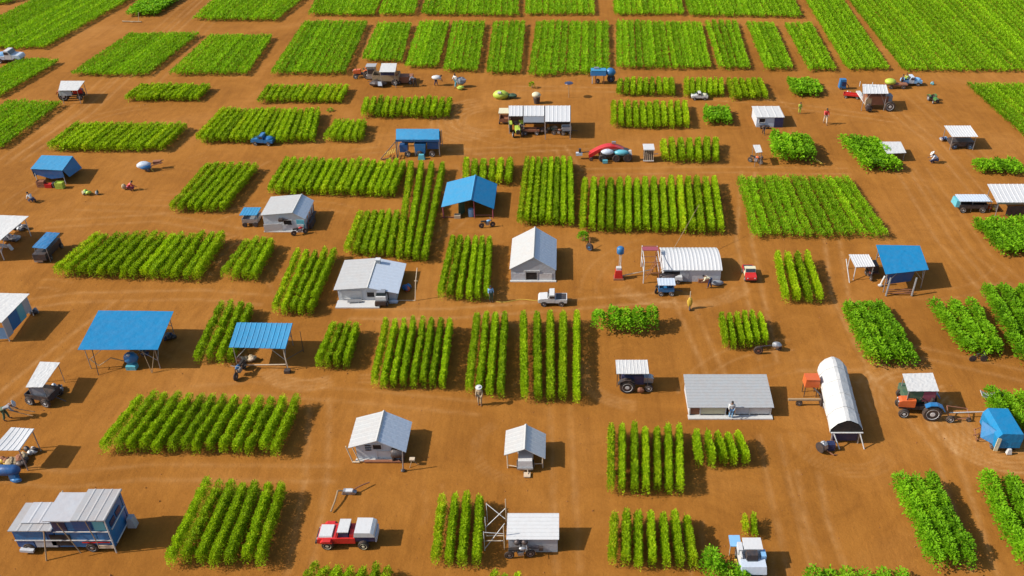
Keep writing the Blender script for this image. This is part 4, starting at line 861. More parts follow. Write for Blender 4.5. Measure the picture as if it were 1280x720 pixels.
# right edge white canopied van and cart
t, P4, c = canopy('market_stall', ((1246, 253), (1312, 253), (1300, 230), (1234, 230)), 1.9, 'white roofed stall cut by the right frame edge with orange baskets', 'white', ribs=.5, cat='stall', brace=False)
a, b = P4[0], P4[1]; MB().box(((a.x+b.x)/2+.5, a.y+.1, .65), (b.x-a.x-1.3, .06, 1.1)).build('front_panel', 'iron', t); MB().box(((a.x+b.x)/2, a.y-.05, 1.72), (b.x-a.x+.4, .1, .3)).build('fascia', 'steel', t)
sack_heap(1240, 263, 'orange and yellow baskets at the left corner of the right edge stall', ['orange', 'yellow', 'pale'], 7, .5)
cart(1212, 262, 0, 'pale ribbed roofed trailer with a turquoise front next to the right edge stall', 3.2, 1.5, 'iron', 'bsheet', 1.5, .36, 'trailer', name='trailer')
o = MB().box((0, 0, .95), (.6, 1.4, .75), top=(.7, .9)).build('turquoise_hood', 'teal', None); o.location = G(1195, 262)+Vector((-.2, 0, .1)); tag(o, 'turquoise engine cover at the front of the pale ribbed trailer', 'engine cover')
p = G(1222, 248, 1.3); o = MB().sheet((p.x-.9, p.y-.9, 1.3), (p.x+1.4, p.y-.9, 1.3), (p.x+1.4, p.y+.9, 1.3), (p.x-.9, p.y+.9, 1.3), rib=.3, th=.04).build('panel', 'groof', None)
for dx in (-.8, 1.3):
    for dy in (-.8, .8): MB().cyl((p.x+dx, p.y+dy, 0), (p.x+dx, p.y+dy, 1.27), .03).build('leg', 'steel', o)
tag(o, 'grey ribbed low table roof between the pale trailer and the right edge stall', 'canopy')
# white van-like canopy upper right
t, P4, c = canopy('covered_wagon', ((1190, 171), (1223, 171), (1213, 157), (1180, 157)), 1.9, 'white roofed dark wagon with a pale wheel, upper right by the bare track', 'white', ribs=.35, brace=False, cat='wagon')
MB().box((c.x+.1, c.y-.5, .65), (2.8, 1.5, .6)).build('box_body', 'iron', t)
for x in (-1.0, 1.0): wheel(t, (x, -1.35, .4), .4, .2, 'lblue')
sack_heap(1181, 176, 'blue grey tool bags stacked at the left end of the white roofed dark wagon', ['grey', 'navy', 'pale', 'lblue'], 6, .5)
# low awning
t, P4, c = canopy('low_awning', ((1109, 192), (1133, 191), (1126, 177), (1099, 177)), 1.2, 'low plain white awning at the right edge of a bushy plot', 'wtarp', brace=False, sag=.04)
# long white shelter top centre
a = G(637, 166); Y0 = a.y+1.0; z = HZ(150, Y0); zz = z
t = thing('long_shelter', (G(672, 160).x, Y0+1.5, 0), 'long white three panel shelter roof over farm machinery, top centre', 'shelter')
def pan(x1, x2, yf, yk, h_):
    p, q, r_, s_ = G(x1, yf, h_), G(x2, yf, h_), G(x2, yk, h_+.15), G(x1, yk, h_+.15)
    MB().sheet(p, q, r_, s_, rib=.5, amp=.03, th=.05).build('roof_panel', 'white', t); return p, q, r_, s_
p1 = pan(636, 653.5, 145, 132, 2.5); p2 = pan(654.5, 680.5, 145, 132, 2.5); p3 = pan(681.5, 713, 152, 132, 2.5)
MB().slab([p2[0]+Vector((0, 0, -.06)), p2[1]+Vector((0, 0, -.06)), p2[1]+Vector((0, -.35, -.75)), p2[0]+Vector((0, -.35, -.75))], (0, .04, 0)).build('drop_panel', 'steel', t)
for p in (p1[0], p1[3], p2[0], p2[1], p2[3], p3[0], p3[1], p3[2]): MB().cyl((p.x, p.y+.05, 0), (p.x, p.y+.05, p.z-.05), .05).build('post', 'steel', t)
MB().slab([p1[3]+Vector((0, 0, -2.6)), p3[2]+Vector((0, 0, -2.6)), p3[2]+Vector((0, 0, -.1)), p1[3]+Vector((0, 0, -.1))], (0, .05, 0)).build('back_wall', 'iron', t)
tractor(646, 167, R(-80), 'yellow green tractor under the left end of the long white shelter', 'lime', fend='lime', k=1.0)
cart(632, 153, R(90), 'pale topped small cart on rusty legs at the left end of the long white shelter', 1.6, 1.5, 'rust', 'cream', 1.7, .2)
motorbike(677, 167, R(8), 'first dark motorbike in the row before the long white shelter', 'iron'); motorbike(698, 169, R(-12), 'rusty motorbike nearest the camera by the long white shelter', 'rust'); cart(664, 167, 0, 'low rusty flat cart between the green tractor and the motorbikes', 2.2, 1.0, 'rust', None, 1, .28, bh=.2)
cart(708, 166, R(5), 'small white box cart at the right end of the long white shelter', 1.2, .9, 'white', None, 1, .25, bh=.5)
sack_heap(690, 163, 'pale sacks under the right panel of the long white shelter', ['pale', 'sacks', 'dgreen'], 6, .5)
# white hut with blue walls
a, b = G(945, 159), G(978, 159); Y0 = a.y; z = HZ(146, Y0); D = G(945, 133, z).y-Y0
t = thing('blue_walled_hut', ((a.x+b.x)/2, Y0+D/2, 0), 'white roofed hut with grey blue front and navy door, person at the step', 'hut')
MB().sheet((a.x-.15, Y0-.15, z), (b.x+.1, Y0-.15, z), (b.x+.1, Y0+D, z+.05), (a.x-.15, Y0+D, z+.05), rib=.9, amp=.02, th=.06, nv=4).build('roof', 'wtarp', t)
MB().box(((a.x*2+b.x)/3, Y0+.04, z/2-.04), ((b.x-a.x)*.66, .08, z-.08)).build('front_wall', 'bsheet', t)
MB().box((a.x*.17+b.x*.83, Y0-.02, z/2-.04), ((b.x-a.x)*.33, .2, z-.08)).build('door', 'navy', t)
opening(t, 'window', a.x+.7, z*.45, .8, .6, Y0)
MB().box(((a.x+b.x)/2, Y0+D-.1, z/2), (b.x-a.x, .08, z-.1)).build('back_wall', 'bsheet', t)
for X in (a.x+.04, b.x-.04): MB().box((X, Y0+D/2, z/2-.03), (.08, D-.3, z-.08)).build('side_wall', 'wall', t)
c = G(955, 160); o = MB().box((c.x, c.y-.2, .35), (1.3, .5, .1)).box((c.x-.5, c.y-.2, .15), (.1, .4, .3)).box((c.x+.5, c.y-.2, .15), (.1, .4, .3)).build('counter', 'iron', None); tag(o, 'dark counter bench before the grey blue front of the hut', 'bench')
def merge(t, veh):
    bpy.context.view_layer.update(); inv = veh.matrix_world.inverted()
    for ch in list(t.children):
        mw = ch.matrix_world.copy(); ch.parent = veh; ch.matrix_parent_inverse = inv; ch.matrix_basis = mw
    bpy.data.objects.remove(t)
# ------------------------------------------------------------------ blue bus
a = G(22, 690); Y0 = a.y; hL, hR = HZ(662, Y0), HZ(649, Y0); x0 = XY(13, 664, Y0).x; x1 = XY(59, 649, Y0).x; x2 = XY(131, 650, Y0).x
yl = G(30, 629, hL).y; yr = G(110, 612, hR).y
t = thing('blue_bus', ((x0+x2)/2, Y0+(yl-Y0)/2, 0), 'blue panelled bus with a stepped white roof and a ladder, lower left', 'bus')
zb = .42; xm = x1
MB().box(((x0+xm)/2-.02, (Y0+yl)/2, (zb+hL)/2), (xm-x0-.06, yl-Y0-.12, hL-zb-.06)).build('low_body', 'dblue', t)
MB().box(((xm+x2)/2, (Y0+yl)/2+.0, (zb+hR)/2), (x2-xm-.06, yl-Y0-.12, hR-zb-.06)).build('high_body', 'blue', t)
MB().sheet((x0-.1, Y0-.12, hL), (x1-.02, Y0-.12, hL), (x1-.02, yl+.05, hL), (x0-.1, yl+.05, hL), rib=.8, amp=.02, th=.08).build('low_roof', 'rbus', t)
MB().sheet((x0+.5, Y0+.5, hL+.1), (x1-.35, Y0+.5, hL+.1), (x1-.35, yl, hL+.1), (x0+.5, yl, hL+.1), rib=.7, amp=.02, th=.05).build('roof_panel', 'rbus2', t)
xs_ = x1+(x2-x1)*.42
MB().sheet((x1-.25, Y0-.18, hR), (xs_-.01, Y0-.18, hR), (xs_-.01, yl+.05, hR), (x1-.25, yl+.05, hR), nu=4, nv=4, amp=0, th=.08, jit=.01).build('middle_roof', 'rbus2', t)
MB().sheet((xs_, Y0-.18, hR+.06), (x2+.1, Y0-.18, hR+.06), (x2+.1, yr, hR+.06), (xs_, yr, hR+.06), rib=.65, amp=.025, th=.08).build('high_roof', 'rbus', t)
MB().box((xs_+(x2-xs_)/2, (yl+yr)/2, (zb+hR)/2), (x2-xs_-.1, yr-yl-.1, hR-zb-.06)).build('rear_body', 'blue', t)
yf = Y0+.03
for (xa, xb, za, zc_, mt) in ((x0+.15, x1-.6, hL*.55, hL*.93, 'blue'), (x0+.2, x0+1.2, hL*.2, hL*.5, 'dblue'), (x0+1.3, x1-.1, hL*.22, hL*.5, 'gwall'), (x1+.1, x1+1.0, hR*.62, hR*.93, 'navy'), (x1+1.5, x2-1.1, hR*.66, hR*.92, 'dblue'), (x2-.95, x2-.2, hR*.66, hR*.92, 'teal'), (x1+1.7, x2-1.0, hR*.33, hR*.55, 'blue'), (x2-.95, x2-.2, hR*.33, hR*.58, 'blue'), (x1-.4, x1+1.0, hR*.2, hR*.52, 'dark')):
    MB().box(((xa+xb)/2, yf, (za+zc_)/2), (xb-xa, .05, zc_-za)).build('side_panel', mt, t)
MB().box(((x0+x2)/2, Y0-.01, hL*.525), (x2-x0, .05, .07)).build('trim_strip', 'lsteel', t); MB().box(((x1+x2)/2, Y0-.015, hR*.62), (x2-x1, .05, .07)).build('trim_strip', 'lsteel', t)
MB().box((x2-1.2, Y0-.012, hR*.30), (1.9, .05, .07)).build('red_stripe', 'red', t); MB().box((x2-.6, Y0-.01, .55), (1.1, .06, .3)).build('step_box', 'pale', t)
for x in (x0+.6, x1+2.0, x2-2.6 if False else x1+2.0):
    pass
for x in (x0+.75, x1+2.2): 
    for y in (Y0+.1, yl-.15): wheel(t, (x-t.location.x, y-t.location.y, .42), .42, .28, 'steel')
for (xa, ya, za, xb2, yb2, zb2) in ((x2+.02, Y0+.3, .6, x2+.02, yr-.3, .6), (x2+.02, Y0+.3, hR*.6, x2+.02, yr-.3, hR*.6)): MB().cyl((xa, ya, za), (xb2, yb2, zb2), .05).build('rail', 'lsteel', t)
for k in range(2): MB().box((x2+.0, Y0+(yr-Y0)*(.25+.34*k), hR*.72), (.06, .7, .45)).build('window', 'navy', t)
MB().cyl((x2, Y0-.1, .05), (x2, Y0-.1, hR-.05), .045).build('corner_post', 'lsteel', t); MB().box((x2+.35, yr-.6, .75), (.6, .5, .9), top=(.6, 1)).build('rear_step', 'gwall', t)
MB().cyl((x1-.7, Y0-.75, .0), (x1-.5, Y0-.1, hL), .05).cyl((x1+.6, Y0-.1, hR*.92), (x1+1.6, Y0-.4, .35), .035).cyl((x2-1.3, Y0-.1, hR), (x2-1.0, Y0-.12, .6), .03).build('ladder_pole', 'wood', t)
MB().cyl((x1-.6, yl-.2, hL), (x1-.3, yl+.4, hL+.8), .05).build('roof_pole', 'pale', t)
MB().box((x0+.65, Y0-.12, .35), (.9, .3, .2), ry=.1).build('bumper', 'wall', t)
# ------------------------------------------------------------------ barrel tent with rig
f0, f1, b0, b1 = G(1037, 554), G(1073, 554), G(1020, 470), G(1052, 470)
def q_(u, v, z): return f0.lerp(f1, u).lerp(b0.lerp(b1, u), v)+Vector((0, 0, z))
t = thing('barrel_tent', (f0+f1+b0+b1)/4, 'long white rounded tank shaped tent standing on a steel frame beside an orange box', 'tent')
prof = [(-.06, 1.1), (-.05, 1.45), (.14, 2.0), (.42, 2.32), (.55, 2.32), (.84, 2.0), (1.03, 1.45), (1.05, 1.1)]
m = MB(); vs = []; nv = 14; rr = random.Random(4)
for j in range(nv+1):
    v = j/nv; tp = 1 if v < .93 else .8
    for (u, z) in prof: vs.append(q_(.5+(u-.5)*tp*(1 if v > .01 else 1.02), v, 1.1+(z-1.1)*tp+(rr.uniform(-.03, .03) if j % 2 else .02)))
k = len(prof); fs = [(j*k+i, j*k+i+1, (j+1)*k+i+1, (j+1)*k+i) for j in range(nv) for i in range(k-1)]+[(j*k+k-1, j*k, (j+1)*k, (j+1)*k+k-1) for j in range(nv)]+[tuple(nv*k+i for i in range(k))]
m.add(vs, fs).build('cover', 'wtarp', t)
MB().add([q_(u, -.01, z) for (u, z) in prof], [tuple(range(k))]).add([q_(u, .03, z*.98) for (u, z) in prof], [tuple(range(k))]).build('end_opening', 'dark', t)
for u in (.03, .97):
    for v in (0, .5, .95): MB().cyl(q_(u, v, 0), q_(u, v, 1.4), .06).build('leg', 'steel', t)
    MB().cyl(q_(u, 0, 1.25), q_(u, .95, 1.25), .05).build('rail', 'steel', t)
MB().cyl(q_(-.05, -.02, 1.25), q_(1.05, -.02, 1.25), .06).build('rail', 'lsteel', t)
MB().box(q_(.5, .04, .65), (1.9, .5, .9)).build('end_box', 'navy', t)
MB().cyl(q_(.95, -.02, 1.2), q_(1.15, -.08, 0), .05).cyl(q_(.05, -.02, 1.2), q_(.3, -.08, 0), .05).build('stay', 'lsteel', t)
for v in (.2, .4, .6, .8): MB().path([q_(.5+(u-.5)*1.015, v, z+.03) for (u, z) in prof], .02, 4).build('hoop', 'lsteel', t)
o = thing('engine_block', G(1028, 563), 'bluish grey round engine at the near left corner of the long white barrel tent', 'engine')
MB().blob((0, 0, .5), (.8, .7, .8), 3, .12).build('casing', 'steel', o, False); MB().lathe((-.3, -.2, .5), (1, .6, 0), [(-.08, .1), (-.06, .42), (.06, .42), (.08, .1)], 18).build('flywheel', 'iron', o, False); MB().box((.6, .1, .4), (.6, .5, .6)).build('gear_box', 'navy', o, False)
MB().path([(.2, -.3, .3), (.7, -.6, .1), (1.0, -.5, .02)], .05).build('hose', 'rust', o, False)
o = thing('orange_container', G(1011, 493), 'orange square box on thin legs left of the long white barrel tent', 'box')
MB().box((0, 0, 1.5), (1.2, .95, .75), top=(.93, .9)).build('box_body', 'orange', o, False); MB().box((0, -.02, 1.9), (1.15, .9, .06)).build('lid', 'orange', o, False)
for x in (-.5, .5):
    for y in (-.35, .35): MB().cyl((x, y, 0), (x, y, 1.15), .035).build('leg', 'iron', o, False)
o = thing('boom', G(1012, 507), 'rusty brown horizontal boom arm reaching left from the long white barrel tent', 'boom')
MB().box((-.4, 0, .65), (2.9, .16, .16)).build('arm', 'wood', o, False); MB().box((1.1, 0, .55), (.6, .6, .8)).blob((1.5, .3, .7), (.6, .5, .7), 4, .15).build('winch', 'iron', o, False)
MB().cyl((1.1, .1, .7), (-.2, 2.0, 1.3), .07).build('strut', 'iron', o, False); wheel(o, (-.9, 0, .28), .28, .14); MB().path([(1.0, -.3, .5), (.9, -1.8, .5), (1.2, -2.4, .9), (1.6, -2.2, .5), (1.5, -3.6, .3)], .035).build('bent_pipe', 'lsteel', o, False)
MB().cyl((1.7, .4, .8), (1.5, 1.8, 1.9), .06).build('strut', 'steel', o, False)
# ------------------------------------------------------------------ jeep with white trailer box
t = thing('red_jeep', G(433, 681), 'red jeep facing left with white bonnet and a white covered rear box', 'jeep', None, math.pi); t.location.y += .4; t.scale = (.9,)*3
MB().box((0, 0, .45), (3.9, .9, .25)).build('chassis', 'iron', t, False)
MB().prism([(.4, .5), (2.05, .5), (2.1, .62), (2.05, .95), (1.95, 1.0), (.4, 1.05)], -.78, .78).build('front_body', 'red', t, False)
MB().box((1.45, 0, 1.08), (1.05, 1.25, .12), top=(.94, .92)).build('bonnet', 'white', t, False)
MB().box((-.15, 0, .78), (1.35, 1.55, .55)).build('tub', 'red', t, False)
MB().box((.55, 0, 1.35), (.06, 1.4, .5), ry=-.3).build('windscreen', 'glass', t, False)
MB().box((.05, -.0, 1.62), (.85, 1.35, .07)).build('cab_roof', 'lsteel', t, False); MB().box((.05, 0, 1.3), (.8, 1.3, .55), top=(.95, .97)).build('cab_side', 'navy', t, False)
MB().box((-.62, .35, 1.15), (.4, .6, .35)).build('rear_seat', 'red', t, False)
MB().box((-1.55, 0, .95), (1.55, 1.45, .5)).build('rear_box', 'navy', t, False)
MB().prism([(-2.35, 1.2), (-2.3, 1.5), (-2.05, 1.66), (-.85, 1.68), (-.75, 1.2)], -.78, .78).build('box_cover', 'white', t, False)
MB().box((-2.38, 0, .85), (.1, 1.3, .6)).build('tail_gate', 'bsheet', t, False)
for x, r_ in ((1.3, .46), (-1.45, .42)):
    for s in (-1, 1): wheel(t, (x, s*.85, r_), r_, .3, 'cream')
MB().box((2.2, 0, .55), (.12, 1.5, .16)).build('bumper', 'iron', t, False)
for s in (-1, 1): MB().blob((2.1, s*.55, .82), (.08, .2, .2), 1, 0).build('headlight', 'white', t, False); MB().prism([(.85, .85), (1.0, 1.0), (1.6, 1.0), (1.8, .85), (1.8, .8), (.85, .8)], s*.86-.2, s*.86+.2).build('fender', 'red', t, False)
MB().lathe((.2, .35, 1.12), (-.6, 0, .8), [(-.01, .14), (-.01, .18), (.01, .18), (.01, .14)], 12).build('steering_wheel', 'iron', t, False)
o = thing('plough', G(436, 617), 'small steel plough with curved wooden handles on the soil behind the red jeep', 'plough')
MB().prism([(-.5, .05), (.45, .05), (.6, .2), (.2, .4), (-.35, .38)], -.16, .16).build('blade', 'steel', o, False); MB().box((.1, -.1, .42), (.5, .3, .1)).build('plate', 'white', o, False)
MB().path([(-.4, 0, .3), (-.7, -.2, .5), (-.75, -1.1, .35), (-.9, -1.9, .15)], .06).build('handle', 'wood', o, False); MB().path([(.4, .1, .35), (.9, .5, .35), (1.4, .85, .3)], .05).build('handle', 'rust', o, False)
# ------------------------------------------------------------------ white pickup (centre)
def pickup(px, py, rz, label, col='white', cab='white', k=1.0, cat='pickup', L_=2.9, bedcover=None, name='pickup'):
    t = thing(name, G(px, py), label, cat, None, rz); t.scale = (k, k, k); h = L_/2
    MB().box((0, 0, .38), (L_*.95, .9, .2)).build('chassis', 'iron', t, False)
    MB().prism([(h*.35, .45), (h, .45), (h*1.02, .55), (h*.98, .8), (h*.9, .88), (h*.35, .95)], -.62, .62).build('hood', col, t, False)
    MB().prism([(-h*.15, .45), (h*.37, .45), (h*.37, .95), (h*.2, 1.38), (-h*.12, 1.4), (-h*.15, .95)], -.63, .63).build('cab', cab, t, False)
    MB().box((h*.31, 0, 1.17), (.05, 1.1, .38), ry=-.42).build('windscreen', 'glass', t, False)
    for s in (-1, 1): MB().box((h*.04, s*.635, 1.12), (h*.34, .02, .28)).build('side_window', 'glass', t, False)
    MB().box((-h*.58, 0, .62), (h*.82, 1.26, .4)).build('bed', col, t, False); MB().box((-h*.58, 0, .80), (h*.7, 1.1, .06)).build('bed_floor', 'iron' if not bedcover else bedcover, t, False)
    if bedcover: MB().blob((-h*.55, 0, .85), (h*.85, 1.2, .5), 3, .05).build('load_cover', bedcover, t, False, True)
    for x in (h*.62, -h*.6):
        for s in (-1, 1): wheel(t, (x, s*.58, .3), .3, .2)
    for s in (-1, 1): MB().blob((h, s*.42, .7), (.06, .2, .14), 1, 0).build('headlight', 'white', t, False)
    return t
pickup(691, 379, math.pi, 'white pickup with a blue tinted cab window standing in the middle of the yard', 'white', 'white', .95)
pickup(936, 346, R(-90), 'small red car with a cream roof beside the curved roof shed', 'red', 'cream', .85, 'car', name='parked_car')
pickup(330, 180, R(175), 'blue car parked at the front of a crop plot, upper left', 'blue', 'blue', .98, 'car', bedcover='blue', name='parked_car')
pickup(874, 124, R(180), 'little white van with a yellowish bed at the edge of a far plot', 'white', 'white', .8, 'van', bedcover='cream', name='parked_van')
pickup(14, 77, R(0), 'white and pale blue vehicle parked at the far left field', 'bsheet', 'white', 1.4, 'car', bedcover='lblue', name='parked_car')
pickup(1138, 106, R(180), 'pale blue rounded car parked far off beyond the harvester', 'lblue', 'bsheet', 1.0, 'car', bedcover='lblue', name='parked_car')
# white/blue truck bottom right
t = thing('utility_truck', G(937, 708), 'white and pale blue utility truck seen from the front, bottom right of centre', 'truck', None, R(-90)); t.scale = (.86,)*3
MB().box((0, 0, .5), (3.2, 1.2, .25)).build('chassis', 'iron', t, False)
MB().box((-.1, 0, .95), (2.4, 1.9, .7), top=(.96, .92)).build('body', 'white', t, False)
MB().box((.95, .0, 1.1), (1.0, 2.0, .65), top=(.8, .95), shear=(-.1, 0)).build('nose', 'bsheet', t, False)
MB().box((.25, -.05, 1.62), (.75, .95, .65), top=(.8, .85)).build('cab', 'iron', t, False); MB().box((.62, -.05, 1.62), (.06, .8, .5), ry=-.35).build('windscreen', 'glass', t, False)
MB().box((-.55, .1, 1.98), (1.15, 1.45, .1)).build('cab_roof', 'white', t, False); MB().box((-.5, -.85, 1.5), (.8, .35, .6)).build('side_locker', 'wall', t, False)
MB().box((.1, .85, 1.45), (.7, .4, .5)).build('side_locker', 'lblue', t, False); MB().box((.2, -.85, 1.4), (.6, .12, .5)).build('door', 'white', t, False)
for x in (1.1, -.95):
    for s in (-1, 1): wheel(t, (x, s*.85, .45), .45, .28)
wheel(t, (1.75, .05, .5), .4, .22, 'rust', ax=(1, 0, 0)); MB().box((.5, -1.15, .55), (1.3, .2, .3)).build('side_step', 'yellow', t, False)
o = thing('side_table', G(917, 694), 'small pale blue panel on a stand left of the white utility truck', 'table')
MB().box((0, .2, 1.2), (.75, .9, .07), rx=.1).build('top', 'lblue', o, False)
for x in (-.3, .3): MB().cyl((x, 0, 0), (x, 0, 1.15), .03).build('leg', 'lsteel', o, False)
sack_heap(922, 697, 'small green bundle under the pale blue panel stand', ['dgreen', 'green'], 3, .2)
# ------------------------------------------------------------------ tractors and wagons
t = tractor(1146, 516, R(180), 'orange tractor with a white canopy roof and bright blue rear fender', 'orange', None, fend='blue', k=1.15)
t.rotation_euler.z = R(175)
t2, P4, c = canopy('tractor_trailer', ((1135, 489), (1174, 489), (1166, 466), (1128, 467)), 2.35, 'white canopied trailer body with olive and maroon side cloths behind the orange tractor', 'wtarp', cat='trailer', brace=False, sag=.04)
a, b = P4[0], P4[1]; xm_ = a.x*.45+b.x*.55
MB().box(((a.x+xm_)/2, a.y, 1.75), (xm_-a.x, .06, .85)).build('side_cloth', 'dgreen', t2); MB().box(((b.x+xm_)/2, a.y-.03, 1.7), (b.x-xm_, .06, 1.0)).build('side_cloth', 'pink', t2)
MB().box((c.x, c.y+.3, .85), (b.x-a.x, 2.2, .6)).build('box_body', 'dgreen', t2); 
for s in (-.9, .9): wheel(t2, (s, .9, .45), .45, .25)
sack_heap(1131, 493, 'orange sacks and a cream bag hung at the front left of the orange tractor', ['orange', 'orange', 'cream'], 6, .45)
sack_heap(1160, 512, 'brown baskets stacked by the rear wheel of the orange tractor', ['rust', 'sacks'], 5, .4); 
o = thing('seed_drill', G(1193, 524), 'rusty pipe framed implement with a long drawbar, right of the orange tractor', 'implement')
MB().path([(-.6, -.3, .2), (-.6, .6, .9), (1.1, .6, .6), (1.1, -.2, .3), (-.6, -.3, .2)], .05).build('frame', 'rust', o, False); MB().cyl((-.5, .1, .6), (2.9, .3, .55), .045).build('drawbar', 'lsteel', o, False)
wheel(o, (-.55, -.4, .35), .35, .2, 'lsteel'); wheel(o, (1.0, -.3, .22), .22, .12)
o = thing('covered_trailer', G(1256, 566), 'bright blue tarpaulin covered trailer at the right edge by the swirling tracks', 'trailer')
MB().prism([(-.95, .5), (1.0, .5), (1.05, 1.5), (.95, 1.9), (-.65, 1.95), (-.95, 1.5)], 0, 3.0).build('cover', 'tarp', o, False)
MB().slab([(-.95, .3, .6), (-1.7, 1.0, .7), (-1.4, 2.0, 1.6), (-.8, .6, 1.7)], (.05, -.05, 0)).build('cover_flap', 'tarp3', o, False)
MB().box((0, 1.5, .42), (1.9, 2.8, .14)).build('frame', 'iron', o, False)
for x in (-.85, .85):
    for y in (.5, 2.3): wheel(o, (x, y, .32), .32, .18, ax=(1, 0, 0))
MB().box((.2, -.15, .3), (.4, .3, .45), top=(.6, .6)).build('sack', 'lsteel', o, False); MB().slab([(-1.0, -.1, .3), (-.7, -.12, .3), (-.65, -.1, 1.5), (-.95, -.1, 1.6)], (0, .05, 0)).build('rag', 'cream', o, False)
for k in range(4): 
    pass
o = MB().path([(-.6, -.4, .25), (.8, -.3, .3)], .04).path([(-.7, 0, .35), (.9, .2, .5)], .04).path([(-.5, .5, .4), (.6, .9, .6)], .035).path([(-.5, -.4, .1), (-.4, .6, .5)], .04).path([(.5, -.4, .1), (.6, .9, .6)], .04).build('harrow', 'rust', None); o.location = G(1226, 548); tag(o, 'rusty harrow frame left of the blue covered trailer', 'harrow')
o = MB().add([], []); c = G(1237, 503)
o = MB().sheet((-.9, -.35, .9), (.9, -.35, .9), (.8, .35, .9), (-.8, .35, .9), nu=8, nv=3, arch=-.35, th=.1).build('pale_boat', 'lsteel', None); o.location = G(1236, 501); 
b_ = MB().sheet((-.6, -.5, .55), (.6, -.5, .55), (.55, .1, .6), (-.55, .1, .6), nu=6, nv=2, arch=-.2, th=.05).build('hull_side', 'lime', o, False); tag(o, 'pale curved trough resting on the corner of the bushy plot at right', 'trough')
# white canopy tractor centre
t = tractor(794, 484, R(0), 'white canopied tractor with dark cab and a grey wheel, standing alone right of centre', 'steel', 'wtarp', 2.75, 1.9, 2.25, 'iron', .98)
MB().box((-.3, -.1, 1.2), (1.9, .9, .9)).build('cab_body', 'navy', t, False); MB().blob((.4, -.85, .4), (.6, .3, .55), 2).build('feed_basket', 'rust', t, False)
# left white canopy truck
vh = cart(57, 500, R(-12), 'dark little tractor cart under a slanted white roof, below left of the large blue canopy', 2.2, 1.5, 'iron', None, 1.9, .42, 'tractor cart', rim='white')
q = [G(32, 484, 2.1), G(53, 484, 2.1), G(75, 453, 2.1), G(50, 452, 2.1)]; m = (q[0]+q[1]+q[2]+q[3])/4
t, P4, c = canopy('slanted_roof', ((32, 484), (53, 484), (75, 453), (50, 452)), 2.0, 'slanted plain white roof on thin posts over the dark little tractor cart', 'wtarp', brace=False, sag=.02, postr=.03)
MB().slab([(P4[0].x, P4[0].y, .5), (P4[1].x, P4[1].y, .5), (P4[1].x, P4[1].y, 1.75), (P4[0].x, P4[0].y, 1.75)], (0, .04, 0)).build('front_panel', 'grey', t); merge(t, vh)
sack_heap(70, 488, 'grey blue sacks on the right of the cart with the slanted white roof', ['grey', 'iron', 'bsheet'], 6, .5)
t, P4, c = canopy('canopy', ((-12, 563), (24, 563), (43, 536), (14, 534)), 2.2, 'ribbed white roof over brown gear at the left edge, above the dark blue tractor', 'white', ribs=.4, brace=False)
sack_heap(24, 578, 'brown leather gear under the ribbed white roof at the left edge', ['sacks', 'rust', 'iron', 'sacks'], 8, .8); sack_heap(39, 566, 'pale and dark bags at the right of the ribbed white roof', ['lsteel', 'iron'], 5, .5); sack_heap(4, 580, 'yellow brown sacks beneath the left end of the ribbed white roof', ['yellow', 'rust'], 5, .5)
o = thing('tank_trailer', G(8, 598), 'dark blue cylinder tank on wheels at the left edge below the ribbed white roof', 'tank')
MB().lathe((-1.6, 0, .85), (1, 0, 0), [(0, .2), (.1, .42), (2.5, .42), (2.75, .3), (2.9, .1)], 18).build('tank_shell', 'dblue', o, False, True); MB().box((.8, -.2, .4), (.5, .4, .6)).build('valve_box', 'blue', o, False)
for x in (-1.1, .7): wheel(o, (x, -.3, .28), .28, .18)
MB().blob((1.0, -.4, .22), (.8, .4, .35), 3, .1).build('foot_cover', 'blue', o, False)
# red tractor top left
vh = tractor(91, 123, R(10), 'red tractor under a white box roof on the far left dirt road', 'red', None, fend='red', k=1.1)
t, P4, c = canopy('box_roof', ((73, 113), (97, 113), (106, 101), (76, 101)), 2.1, 'white box roof with grey side panel over the red tractor at far left', 'wtarp', brace=False, sag=-.05)
MB().box(((P4[0].x+P4[1].x)/2-.6, P4[0].y, 1.6), (1.8, .05, .7)).build('side_panel', 'gwall', t); merge(t, vh)
# orange tractor with white trailer, top
tractor(455, 97, R(180), 'orange tractor at the far edge of the yard pulling the white roofed trailer', 'orange', None, fend='orange', k=1.0)
vh = cart(484, 104, R(180), 'long brown trailer with a white box roof behind the orange tractor, far off', 3.9, 2.0, 'wood', None, 2, .5, 'trailer', bh=.8, name='trailer')
t, P4, c = canopy('trailer_roof', ((474, 90), (494, 90), (496, 79), (477, 79)), 2.5, 'white box roof standing on the brown trailer far off', 'wtarp', brace=False, sag=-.04); MB().box(((P4[0].x+P4[1].x)/2, P4[0].y, 2.15), (P4[1].x-P4[0].x, .06, .5)).build('side_panel', 'navy', t); merge(t, vh)
o = thing('cab', G(466, 99), 'small grey cab between the orange tractor and the white roofed trailer', 'cab'); MB().box((0, 0, 1.2), (1.3, 1.2, 1.8), top=(.9, .9)).build('cab_body', 'steel', o, False); MB().box((0, -.62, 1.4), (1, .04, .7)).build('window', 'glass', o, False); MB().box((0, 0, 2.15), (1.5, 1.4, .08)).build('roof', 'groof', o, False)
o = thing('dark_sledge', G(473, 108), 'dark low machine with a pale panel lying in front of the orange tractor trailer', 'machine'); MB().blob((0, 0, .45), (2.7, 1.3, .9), 4, .12).build('casing', 'iron', o, False); MB().box((.4, -.5, .6), (.6, .3, .6), rx=-.4).build('panel', 'bsheet', o, False)
o = thing('rusty_box', G(507, 103), 'dark brown box wagon right behind the white roofed far trailer', 'wagon'); MB().box((0, 0, .65), (2.3, 1.5, .9)).build('box_body', 'rust', o, False)
for x in (-.8, .8): wheel(o, (x, -.78, .3), .3, .14)
